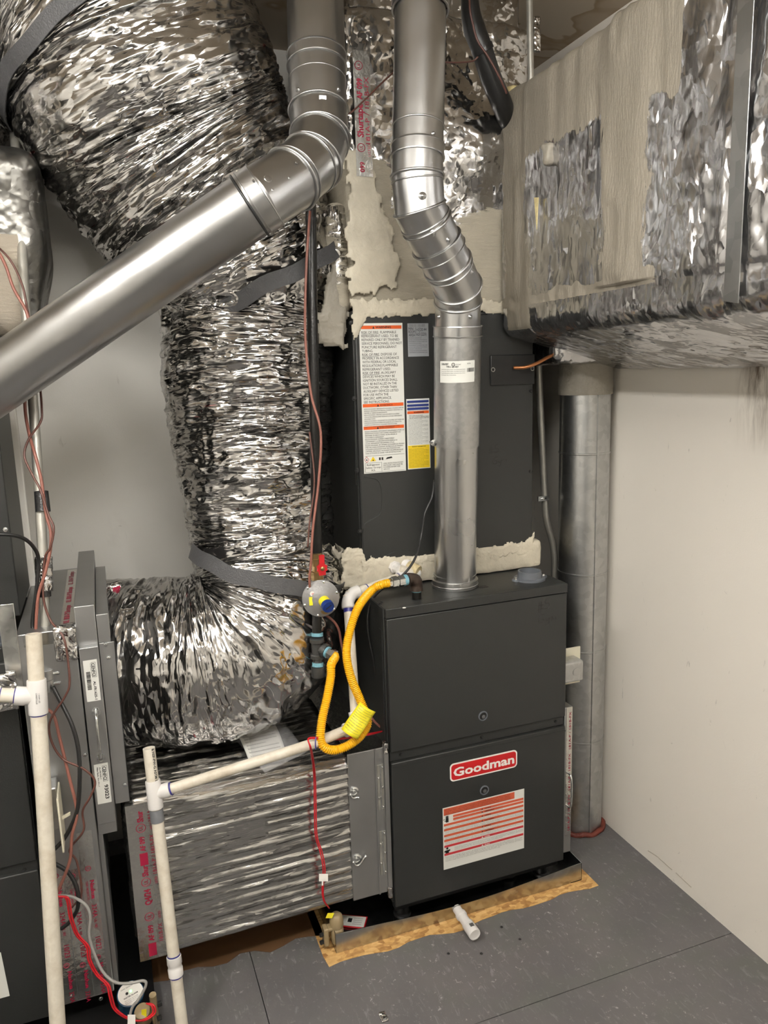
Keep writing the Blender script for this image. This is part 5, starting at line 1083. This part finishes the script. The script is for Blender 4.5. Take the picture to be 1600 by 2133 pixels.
# yellow flexible connector
hs = h0+hx*.052
HP = [hs, hs+hx*.02] + [D(*p) for p in ((776, 1228, 2.05), (748, 1262, 1.99), (730, 1310, 1.97), (722, 1360, 1.96), (731, 1410, 1.96), (751, 1460, 1.97), (766, 1500, 1.96), (755, 1528, 1.94), (730, 1550, 1.92), (700, 1562, 1.91), (678, 1558, 1.90), (668, 1540, 1.90), (671, 1500, 1.91), (682, 1450, 1.93), (689, 1410, 1.95), (690, 1385, 1.96))] + [tc+tdir*.058, tc+tdir*.036]
hose = thing('yellow_gas_hose', 'yellow corrugated flexible gas connector looping in a U with a yellow tag', 'gas hose', D(700, 1560, 1.91))
P = spline(np.array(HP), 40); cum = np.concatenate([[0], np.cumsum(np.linalg.norm(np.diff(P, axis=0), axis=1))]); u = np.linspace(0, cum[-1], int(cum[-1]/.0008)); P = np.c_[[np.interp(u, cum, P[:, i]) for i in range(3)]].T
R_ = .0106+.0011*np.cos(2*math.pi*u/.0048); MB().tube(P, 1, 14).v
mb = MB(); mb.tube(P, list(R_), 14); mb.build('corrugated_tube', M['yellow'], hose, smooth=180)
MB().lathe([(.0145, .036), (.0145, .046), (.0165, .047), (.0165, .056)], tc, tdir, 6).build('flare_nut', M['zinc'], hose)
q = [D(*p) for p in ((750, 1461, 1.925), (783, 1483, 1.93), (764, 1517, 1.905), (745, 1540, 1.895), (711, 1518, 1.90), (728, 1487, 1.905))]
mb = MB(); nx, ny = 8, 10; tl_, tr_, br_, bl_ = q[0], q[1], q[3], q[4]; vs = []
for i in range(nx+1):
    for j in range(ny+1):
        a, b = i/nx, j/ny; p = (tl_*(1-a)+tr_*a)*(1-b)+(bl_*(1-a)+br_*a)*b; p = p-CF*(.010*math.sin(a*math.pi)+.003*math.sin(b*7+a*3)); vs.append(p)
mb.add(vs, [(i*(ny+1)+j, (i+1)*(ny+1)+j, (i+1)*(ny+1)+j+1, i*(ny+1)+j+1) for i in range(nx) for j in range(ny)]); tg = mb.build('tag', M['yellow_tag'], hose, smooth=180)
sd = tg.modifiers.new('solidify', 'SOLIDIFY'); sd.thickness = .0004
def tagfr(x, y):
    a, b = x, 1-y; p = (tl_*(1-a)+tr_*a)*(1-b)+(bl_*(1-a)+br_*a)*b; return p-CF*(.0108+.0*a)*1.0-CF*(.010*math.sin(a*math.pi)+.003*math.sin(b*7+a*3)-.010)
mb = MB()
for k in range(11): write(mb, tagfr, 'WARNING: do not kink, twist or torque the connector when it is joined', .08, .90-.078*k, .030, .84 if k % 3 else .7)
mb.build('lettering', M['ink_soft'], tg, smooth=0)

# ================================================================== PVC DRAIN PIPES
def pvc_tee(parent, c, d, br, r, L):
    d = np.array(d)/np.linalg.norm(d); br = np.array(br)/np.linalg.norm(br)
    MB().lathe([(r, -L), (r+.003, -L+.0005), (r+.0035, -L+.003), (r+.0035, L-.003), (r+.003, L-.0005), (r, L)], c, d, 28).build('tee_body', M['pvc_fit'], parent, smooth=40)
    MB().lathe([(r, 0), (r+.001, L*.55), (r+.0035, L*.65), (r+.0035, L*1.15), (r, L*1.16)], c, br, 28).build('tee_branch', M['pvc_fit'], parent, smooth=40)
# thick left stand pipe
lp = thing('thick_drain_pipe', 'thick white pvc stand pipe with open top and tee, at left', 'drain pipe', (-.88, -.27, 0))
r1 = .0167; a = D(70, 1320, 1.66); b = D(120, 2133, 1.70); dd = (b-a)/np.linalg.norm(b-a); bot = a+dd*((a[2]-.0)/-dd[2]); tcn = D(75, 1450, 1.662)
MB().tube([a, bot], r1, 28, cap=False).build('pipe', M['pvc'], lp, smooth=60); MB().tube([a, a+dd*.10], r1-.003, 24, cap=False).build('pipe_bore', M['pvc'], lp, smooth=60)
mb = MB(); mb.lathe([(r1-.003, 0), (r1, 0)], a, -dd, 28, cap=False); mb.build('pipe_rim', M['pvc_fit'], lp)
tcn = a+dd*.138; bl_dir = D(0, 1447, 1.64)-D(70, 1450, 1.662); pvc_tee(lp, tcn, dd, bl_dir, r1, .038)
bl_dir /= np.linalg.norm(bl_dir)
MB().tube([tcn+bl_dir*.03, tcn+bl_dir*.30], .0155, 20).build('branch_pipe', M['pvc'], lp, smooth=60)
for s_ in (.0445, .072): MB().tube([tcn+bl_dir*s_, tcn+bl_dir*(s_+.002)], .0160, 20).build('primer_mark', M['primer'], lp)
MB().tube([tcn+bl_dir*.074, tcn+bl_dir*.13], .0195, 20).build('coupling', M['pvc_fit'], lp, smooth=60)
MB().tube([tcn+dd*.0385, tcn+dd*.0405], r1+.0008, 24).build('primer_mark', M['primer'], lp)
mb = MB(); cf = cylframe(a, bot, r1+.0035, (80, 1455), 1); fr = lambda x, y: cf(x, y); write(mb, fr, 'CHARLOTTE', -.012+tcn[2]*0+np.linalg.norm(0)*0, .002, .0032, .024); write(mb, fr, '1 D2466 TEE', -.010, -.003, .0028, .020)
mb.build('lettering', M['ink'], lp, smooth=0)
# thin centre stand pipe with tee, run and elbow up to the coil
cpn = thing('thin_drain_pipe', 'thinner white pvc stand pipe with printed open top, in front of return duct', 'drain pipe', (-.605, -.145, 0))
r2 = .0142; a = D(310, 1558, 1.83); b = D(379, 2133, 1.845); dd = (b-a)/np.linalg.norm(b-a); bot = a+dd*(a[2]/-dd[2])
MB().tube([a, bot], r2, 24, cap=False).build('pipe', M['pvc'], cpn, smooth=60); MB().tube([a, a+dd*.08], r2-.0028, 20, cap=False).build('pipe_bore', M['pvc'], cpn, smooth=60); MB().lathe([(r2-.0028, 0), (r2, 0)], a, -dd, 24, cap=False).build('pipe_rim', M['pvc_fit'], cpn)
tcn = a+dd*.112; hb = D(655, 1548, 1.86)-D(329, 1655, 1.832); pvc_tee(cpn, tcn, dd, hb, r2, .034)
hb /= np.linalg.norm(hb)
MB().tube([tcn+dd*.036, tcn+dd*.066], r2+.0018, 20).build('grey_sleeve', plain('grey_sleeve', lin((110, 112, 116)), .4), cpn)
for f_, l_ in ((.49, 0),):
    k0 = np.linalg.norm(D(375, 2010, 1.842)-a); cc = a+dd*k0
    MB().lathe([(r2, -.024), (r2+.003, -.0235), (r2+.0035, -.006), (r2+.002, -.004), (r2+.002, .004), (r2+.0035, .006), (r2+.003, .0235), (r2, .024)], cc, dd, 24).build('coupling', M['pvc_fit'], cpn, smooth=40)
    for s_ in (-.026, .026): MB().tube([cc+dd*(s_-.0012), cc+dd*(s_+.0012)], r2+.0012, 20).build('primer_mark', M['primer'], cpn)
mb = MB(); cf = cylframe(a, bot, r2, (321, 1585), 1); fr = lambda x, y: cf(-x, y); fr = lambda x, y: cf(x, -y)
write(mb, fr, '& NSF-PW-G ASTM D1', -.030, -.003, .0062, .085, bold=True); mb.build('lettering', M['ink'], cpn, smooth=0)
# run
run = thing('drain_run_pipe', 'dirty white pvc pipe sloping over the return duct and up beside furnace to the coil', 'drain pipe', tcn)
s0 = tcn+hb*.030; E1 = D(742, 1512, 1.98); E2 = D(724, 1240, 2.10); K = D(655, 1548, 1.90); E3 = D(862, 1193, 2.22)
MB().tube([s0, K, E1], .0128, 20).build('pipe', M['pvc'], run, smooth=60)
MB().tube([tcn+hb*.040, tcn+hb*.0425], r2+.0012, 20).build('primer_mark', M['primer'], run)
MB().tube([E1, E1+(E2-E1)*.12, E2], .0130, 20).build('pipe', M['pvc'], run, smooth=60)
def elbow(parent, c, d1, d2, r, L):
    d1 = d1/np.linalg.norm(d1); d2 = d2/np.linalg.norm(d2)
    return MB().tube([c+d1*L, c+d1*L*.55, c+d1*L*.2+d2*L*.2, c+d2*L*.55, c+d2*L], [r*1.06, r, r, r, r*1.06], 22, smooth=5).build('elbow', M['pvc_fit'], parent, smooth=180)
elbow(run, E1, K-E1, E2-E1, .0172, .035); elbow(run, E2, E1-E2, E3-E2, .0172, .036)
q = E2+(E1-E2)/np.linalg.norm(E1-E2)*.0375; MB().tube([q, q+(E1-E2)*.03], .0138, 18).build('primer_mark', M['primer'], run)
MB().tube([E2, E3], .0130, 20).build('pipe', M['pvc'], run, smooth=60)
for f_ in (.27, .75): q = E2+(E3-E2)*f_; MB().tube([q, q+(E3-E2)*.012], .0138, 18).build('primer_mark', M['primer'], run)
MB().tube([E2+(E3-E2)*.76, E3+(E3-E2)*.06], .0170, 20).build('coupling', M['pvc_fit'], run, smooth=60)
tpx = thing('coil_drain_fitting', 'white pvc trap fittings and stained cap at the coil drain outlet', 'pipe fitting', D(862, 1188, 2.16))
O1 = Yp(820, 1180, CY); O2 = Yp(845, 1176, CY)
MB().lathe([(.0185, -.004), (.0185, .010), (.014, .011), (.014, .03)], O1, (.25, -1, -.1), 8).build('adapter', M['pvc_fit'], tpx); MB().tube([O1+(.007, -.028, -.003), E3+(.0, -.005, .0)], .0135, 18).build('pipe', M['pvc'], tpx, smooth=60)
dq = np.array((.40, -.62, -.22)); dq /= np.linalg.norm(dq)
MB().lathe([(.0175, -.012), (.0175, .010), (.0155, .012)], O2, dq, 20).build('adapter', M['pvc_fit'], tpx)
capm = plain('stained_cap', lin((196, 180, 140)), .5, 0, .35, 60)
MB().lathe([(.0165, .010), (.0165, .046), (.0150, .048)], O2, dq, 22).build('cap', capm, tpx, smooth=40)

# ================================================================== CABLES
wirething('black_cable', [Yp(905, 1000, .14), Yp(900, 1035, .12), Yp(885, 1070, .11), D(878, 1115, 2.13), D(866, 1160, 2.10), D(845, 1192, 2.08), D(820, 1212, 2.09), D(790, 1232, 2.12), D(770, 1262, 2.13), D(766, 1310, 2.13), D(778, 1375, 2.14), D(788, 1440, 2.15), D(790, 1490, 2.16), D(797, 1512, 2.17)], .0034, M['black'], 'thin black cable hanging from vent pipe over coil front and down beside furnace', 'cable')
wirething('salmon_cable', [D(646, 440, 1.90), D(638, 560, 1.90), D(636, 700, 1.92), D(648, 820, 1.94), D(668, 900, 1.95), D(664, 1000, 1.96), D(652, 1100, 1.96), D(648, 1170, 1.97), D(645, 1215, 1.99), D(655, 1260, 2.05), D(700, 1300, 2.07), D(712, 1345, 2.10), D(722, 1400, 2.13), D(745, 1450, 2.14), D(778, 1500, 2.14), D(795, 1516, 2.15)], .0034, M['wire_salmon'], 'salmon brown thermostat cable following the black gas pipe down to the furnace', 'cable')
wirething('brown_cable', [D(645, 900, 1.97), D(655, 1000, 1.975), D(645, 1090, 1.975), D(641, 1140, 1.98)], .0024, M['wire_brown'], 'short darker brown cable beside the salmon one on gas pipe', 'cable')
wirething('salmon_cable', [D(-30, 480, 1.76), D(8, 545, 1.76), D(28, 600, 1.76), D(60, 665, 1.765), D(62, 760, 1.78), D(52, 840, 1.78), D(60, 900, 1.77), D(74, 950, 1.75), D(86, 1000, 1.75), D(90, 1030, 1.75), D(97, 1075, 1.75), D(106, 1110, 1.75), D(104, 1150, 1.745), D(92, 1200, 1.74), D(80, 1240, 1.74), D(75, 1300, 1.745), D(76, 1345, 1.75), D(84, 1400, 1.76), D(94, 1468, 1.74), D(112, 1490, 1.73), D(125, 1540, 1.73), D(142, 1610, 1.73), D(160, 1690, 1.74), D(150, 1740, 1.745), D(146, 1790, 1.75), D(128, 1840, 1.75), D(116, 1864, 1.76)], .0036, M['wire_salmon'], 'long salmon thermostat cable winding along the left conduit to the switch box and down', 'cable')
wirething('brown_cable', [D(-20, 500, 1.78), D(20, 540, 1.78), D(45, 590, 1.78), D(56, 640, 1.78), D(80, 780, 1.785), D(87, 850, 1.77), D(84, 880, 1.765), D(60, 915, 1.76), D(51, 950, 1.755), D(68, 990, 1.75), D(84, 1020, 1.745), D(100, 1070, 1.745), D(112, 1100, 1.74), D(105, 1140, 1.74), D(93, 1165, 1.745), D(90, 1240, 1.745), D(104, 1290, 1.745), D(128, 1320, 1.73), D(138, 1350, 1.725), D(145, 1420, 1.725), D(136, 1450, 1.725), D(105, 1500, 1.715), D(106, 1540, 1.715), D(130, 1580, 1.72), D(175, 1602, 1.73), D(198, 1628, 1.74), D(188, 1660, 1.745), D(172, 1690, 1.755), D(174, 1730, 1.76), D(145, 1770, 1.77), D(160, 1795, 1.775), D(170, 1860, 1.785), D(150, 1890, 1.79)], .0026, M['wire_brown'], 'thin dark brown cable looping past the filter rack door and down the return box', 'cable')
wirething('black_cable', [D(-20, 1113, 1.60), D(20, 1114, 1.62), D(50, 1122, 1.65), D(70, 1140, 1.70), D(80, 1165, 1.735), D(77, 1220, 1.74), D(68, 1290, 1.75), D(69, 1320, 1.76)], .0042, M['black'], 'thick black cable arching in from left edge to foil wrapped conduit', 'cable')
wirething('black_cable', [D(110, 1430, 1.74), D(128, 1465, 1.735), D(150, 1510, 1.73), D(163, 1560, 1.73), D(166, 1620, 1.73), D(160, 1690, 1.74), D(135, 1745, 1.75), D(108, 1775, 1.76), D(100, 1790, 1.77), D(140, 1815, 1.78), D(160, 1850, 1.78), D(162, 1890, 1.785), D(145, 1920, 1.79), D(128, 1934, 1.80)], .0048, M['black'], 'thick black cable curving from conduit coupling down in front of return box', 'cable')
for k, dx in enumerate((0, 5)):
    wirething('red_wire', [D(120+dx, 1867, 1.76), D(138+dx, 1872, 1.76), D(145+dx, 1910, 1.77), D(158+dx, 1946, 1.78), D(180+dx, 1972, 1.785), D(184+dx, 2000, 1.79), D(200+dx, 2030, 1.80), D(222+dx, 2052, 1.80), D(228+dx, 2075, 1.80), D(236+dx, 2100, 1.81), D(256+dx, 2117, 1.82), D(280+dx, 2126, 1.83), D(300+dx, 2124, 1.83), D(318+dx, 2110, 1.835), D(316+dx, 2095, 1.835), D(305+dx, 2090, 1.84)], .0022, M['wire_red'], ('left', 'right')[k]+' strand of the red wire pair falling over the return box toward the float switch', 'wire', group='red wire pair at lower left')
wirething('grey_cable', [D(118, 1866, 1.77), D(150, 1868, 1.775), D(178, 1885, 1.78), D(188, 1910, 1.785), D(186, 1950, 1.79), D(198, 1990, 1.795), D(215, 2025, 1.80), D(240, 2046, 1.80), D(270, 2048, 1.81), D(298, 2043, 1.82), D(304, 2052, 1.82), D(290, 2080, 1.82), D(275, 2100, 1.82), D(268, 2133, 1.82), D(266, 2150, 1.82)], .0034, M['wire_grey'], 'grey jacketed cable looping over the round water alarm at lower left', 'cable')
for k, dx in enumerate((0, 5)):
    wirething('red_wire', [D(797+dx*.2, 1523, 2.13), D(770, 1528+dx*.5, 2.06), D(735, 1534+dx*.5, 2.03), D(700, 1538+dx*.5, 1.97), D(668, 1537+dx*.4, 1.90), D(643, 1538+dx*.4, 1.875), D(646+dx*.3, 1556, 1.865), D(650+dx*.5, 1580, 1.93), D(654+dx*.6, 1620, 2.0), D(655+dx*.7, 1680, 2.02), D(657+dx*.7, 1740, 2.035), D(667+dx*.8, 1775, 2.045), D(673+dx*.8, 1810, 2.05), D(671+dx*.5, 1850, 2.06), D(674+dx*.3, 1875, 2.07), D(686, 1892, 2.09)], .0018, M['wire_red'], ('left', 'right')[k]+' strand of the red wire pair hanging in front of return duct', 'wire', group='red wire pair at the return duct')
tg = MB().obox(D(674, 1828, 2.045), CR*.012, CU*.010, CF*.0004).obox(D(672, 1838, 2.04), CR*.002, CU*.008, CF*.001).build('wire_tag', M['badge_white']); tag(tg, 'small white printed tag hanging on red wires before return duct', 'tag')
wt = MB().obox(D(274, 2128, 1.80), CR*.009, CU*.016, CF*.0004).build('wire_tag', M['badge_white']); tag(wt, 'white wire tag at the bottom edge beside yellow labelled float switch', 'tag')
ti = MB().tube([D(658, 1536, 1.875), D(657, 1548, 1.870), D(658, 1560, 1.875)], .0016, 6, smooth=4).build('cable_tie', M['primer']); tag(ti, 'dark blue cable tie around the sloping white pipe by the red wires', 'cable tie')

# ================================================================== FLOAT SWITCH, CARD, ALARM, BAG
def floatswitch(c, label, tilt=0):
    f = thing('float_switch', label, 'float switch', c); c = np.array(c)
    MB().lathe([(.010, .040), (.017, .034), (.020, .020), (.019, .002), (.016, -.002), (.018, -.004), (.018, -.040), (.016, -.042)], c, (.0, .15, 1), 20).build('float_housing', M['tan'], f, smooth=50)
    MB().box((c[0]-.040, c[1]-.012, c[2]-.045), (c[0]-.026, c[1]+.016, c[2]+.010)).build('clip', M['tan'], f, bevel=.004); MB().box((c[0]-.040, c[1]-.010, c[2]-.002), (c[0]-.010, c[1]+.014, c[2]+.008)).build('clip_bridge', M['tan'], f, bevel=.003)
    for z in (-.010, -.034): MB().lathe([(.006, 0), (.006, .010), (.004, .011)], c+(-.040, 0, z), (-1, -.2, 0), 8).build('thumb_screw', M['black'], f)
    MB().lathe([(.006, 0), (.006, .004)], c+(.006, -.019, -.012), (.2, -1, 0), 10).build('button', M['tan'], f)
    MB().obox(c+(-.020, -.006, .046), CR*.009, CU*.007+CR*.003, CF*.0005).build('yellow_flag', M['yellow_tag'], f); return f
p = D(692, 1925, 2.11); floatswitch((px0+.012, .020, .062), 'tan float switch with yellow flag clipped on the pan corner')
cd = Zp(733, 1917, .012); card = thing('instruction_card', 'red bordered white instruction card lying in the drain pan', 'card', (cd[0], cd[1], .0055))
u1 = np.array((.85, -.50, 0)); u1 /= np.linalg.norm(u1); u2 = np.array((.5, .85, 0)); u2 /= np.linalg.norm(u2); cc = np.array((cd[0], cd[1], .0085))
MB().obox(cc, u1*.042, u2*.024, (0, 0, .0012)).build('card_base', M['red'], card); MB().obox(cc+(0, 0, .0014), u1*.039, u2*.021, (0, 0, .0002)).build('card_face', M['white_label'], card)
mb = MB(); fr = flat(cc+(0, 0, .0017), u1, u2, .0003); 
for k in range(4): write(mb, fr, 'INSTALLATION NOTE', .004, .010-.008*k, .0035, .026); 
rect(mb, fr, -.012, -.006, .000, .010, .0002); 
for k in range(5): write(mb, fr, 'see manual', -.034, .012-.005*k, .0022, .016)
mb.build('lettering', M['ink'], card, smooth=0)
# lower left pan, alarm and second float switch
p2 = thing('left_drain_pan', 'black looking drain pan under the left unit, lower left corner', 'drain pan', (-1.0, .3, 0))
qx = Zp(322, 2068, .05)[0]; 
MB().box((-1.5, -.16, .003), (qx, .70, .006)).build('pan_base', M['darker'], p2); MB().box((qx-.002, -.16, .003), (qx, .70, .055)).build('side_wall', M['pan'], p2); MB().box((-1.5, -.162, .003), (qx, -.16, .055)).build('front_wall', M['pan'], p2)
al = thing('water_alarm', 'round blue water alarm with white printed face and green light', 'water alarm', Zp(270, 2090, .01)); ac = D(272, 2070, 1.93); ac = np.array((ac[0], ac[1]+.0, max(.02, ac[2]))); aax = np.array((.05, -.35, 1)); aax /= np.linalg.norm(aax)
MB().lathe([(.030, -.042), (.031, -.004), (.033, -.003), (.033, .001), (.030, .002)], ac, aax, 36).build('body', M['alarm_blue'], al, smooth=50); fc = MB().lathe([(.0305, .002), (.0305, .0032)], ac, aax, 36).build('face', M['badge_white'], al)
afx = np.cross((0, 1, 0), aax); afx = np.array((.9, .3, 0)); fr = flat(ac+aax*.0032, afx-aax*(afx@aax), np.cross(aax, afx), .0003); mb = MB()
write(mb, fr, 'WATER ALARM', -.020, -.008, .0035, .036, bold=True)
for k in range(3): write(mb, fr, 'place on floor, test monthly', -.020, -.014-.004*k, .002, .034)
write(mb, fr, 'LEAK SENSOR', -.018, .016, .003, .03); mb.build('lettering', M['ink'], fc, smooth=0)
MB().lathe([(.0032, 0), (.0032, .001)], fr(.002, .004), aax, 12).build('indicator_light', M['green_led'], al); MB().lathe([(.0034, 0), (.0034, .001)], fr(-.008, .003), aax, 12).build('button', M['black'], al)
f2 = thing('float_switch', 'tan float switch with yellow sticker in the left pan, bottom edge', 'float switch', D(300, 2110, 1.88)); c = D(298, 2110, 1.88)
MB().lathe([(.008, .018), (.018, .014), (.021, .004), (.020, -.03)], c, (-.1, -.5, 1), 22).build('float_housing', M['tan'], f2, smooth=50); MB().obox(c+(.002, -.018, .010), CR*.006+CU*.001, CU*.013, CF*.0006).build('yellow_flag', M['yellow_tag'], f2, bevel=0)
MB().tube([D(318, 2072, 1.86), D(326, 2133, 1.90), D(328, 2160, 1.92)], .0085, 12).build('clip', M['tan'], f2); 
for v_ in (2093, 2122): MB().lathe([(.006, 0), (.006, .010)], D(328, v_, 1.875), (1, .2, 0), 8).build('thumb_screw', M['black'], f2)
# bag with papers on the return duct
bg = thing('document_bag', 'clear plastic bag with folded instruction sheets lying on the return duct', 'plastic bag', Zp(540, 1580, DZ1))
def sheet(fn, nx, ny): 
    vs = [fn(i/nx, j/ny) for i in range(nx+1) for j in range(ny+1)]; return vs, [(i*(ny+1)+j, (i+1)*(ny+1)+j, (i+1)*(ny+1)+j+1, i*(ny+1)+j+1) for i in range(nx) for j in range(ny)]
c0 = [Zp(*q, DZ1+.012) for q in ((478, 1528), (558, 1505), (600, 1575), (522, 1590))]
def roll(a, b, dz=0): p = (c0[0]*(1-a)+c0[1]*a)*(1-b)+(c0[3]*(1-a)+c0[2]*a)*b; return p+np.array((0, 0, .030*math.sin(min(1, b*1.1)*math.pi)*1.0+dz+.004))
vs, fs = sheet(roll, 12, 14); pp = MB().add(vs, fs).build('paper_sheets', M['white_label'], bg, smooth=180); sd = pp.modifiers.new('solidify', 'SOLIDIFY'); sd.thickness = .003; sd.offset = -1
mb = MB(); w_, h_ = 1, 1
for k in range(16): write(mb, lambda x, y: roll(x, 1-y, .0009), 'Read all instructions before installation and keep these for future reference', .08, .93-.055*k, .022, .82 if k % 4 else .5)
mb.build('lettering', M['ink'], pp, smooth=0)
c1_ = [Zp(*q, DZ1+.012) for q in ((470, 1520), (575, 1492), (640, 1568), (552, 1612))]
def bagf(a, b): 
    p = (c1_[0]*(1-a)+c1_[1]*a)*(1-b)+(c1_[3]*(1-a)+c1_[2]*a)*b; e_ = math.sin(a*math.pi)*math.sin(b*math.pi); return p+np.array((0, 0, .052*e_**.6+.003+.006*math.sin(a*19+b*7)*math.sin(b*13)*e_))
vs, fs = sheet(bagf, 24, 24); MB().add(vs, fs).build('bag', M['clearbag'], bg, smooth=180)
# foil scrap on the floor
p = Zp(799, 2120, 0); sc_ = softbox('foil_scrap', p+(-.010, -.016, .0005), p+(.010, .016, .006), .003, .003, M['foil_crisp'], None, lambda V, d: .005*fbm(V*90, 2)*(V[:, 2] > .002)); tag(sc_, 'tiny crumpled foil scrap on the grey floor at bottom', 'scrap')
rr = random.Random(11)
for px in ((1003, 1987), (934, 1987), (1045, 1932), (1083, 1957)):
    p = Zp(*px, 0); o = MB().lathe([(.003, 0), (.0045, .001), (.003, .0028), (.001, .0032)], p+(0, 0, .0002), (0, 0, 1), 7).build('debris_crumb', M['black']); tag(o, 'tiny dark crumb of debris on grey floor near the pan stub', 'debris', 'dark crumbs on the floor')

# ================================================================== CEILING LIGHT, PLUS AN ADDED SECOND ONE (behind the camera side)
t = NT('tube_glow'); t.P('Base Color', (.9, .9, .9, 1)); t.P('Emission Color', (*WARM, 1)); t.P('Emission Strength', TUBE_STRENGTH); M['enamel'] = plain('white_enamel', (.7, .7, .68), .4)
def batten(x, y, along_x, label):
    lt = thing('ceiling_light', label, 'ceiling light', (x, y, ZC)); hx, hy = (.61, .075) if along_x else (.075, .61)
    MB().box((x-hx, y-hy, LZ+.045), (x+hx, y+hy, ZC-.001)).build('housing', M['enamel'], lt, bevel=.004)
    for k in (-.045, .045):
        a, b = ((x-.59, y+k, LZ+.015), (x+.59, y+k, LZ+.015)) if along_x else ((x+k, y-.59, LZ+.015), (x+k, y+.59, LZ+.015))
        MB().tube([a, b], .0145, 12).build('lamp_tube', t.m, lt, smooth=60)
batten(LX, LY, True, 'twin tube fluorescent batten across the ceiling, out of frame')
batten(-1.45, -1.25, False, 'added second twin tube batten left of the first to brighten the walls, out of frame')  # unseen extra fixture, added to lift the wall brightness

for o in S.objects:
    if '_o' in o: del o['_o']
print('tris', sum(len(o.data.polygons) for o in S.objects if o.type == 'MESH'), 'objs', len(S.objects))
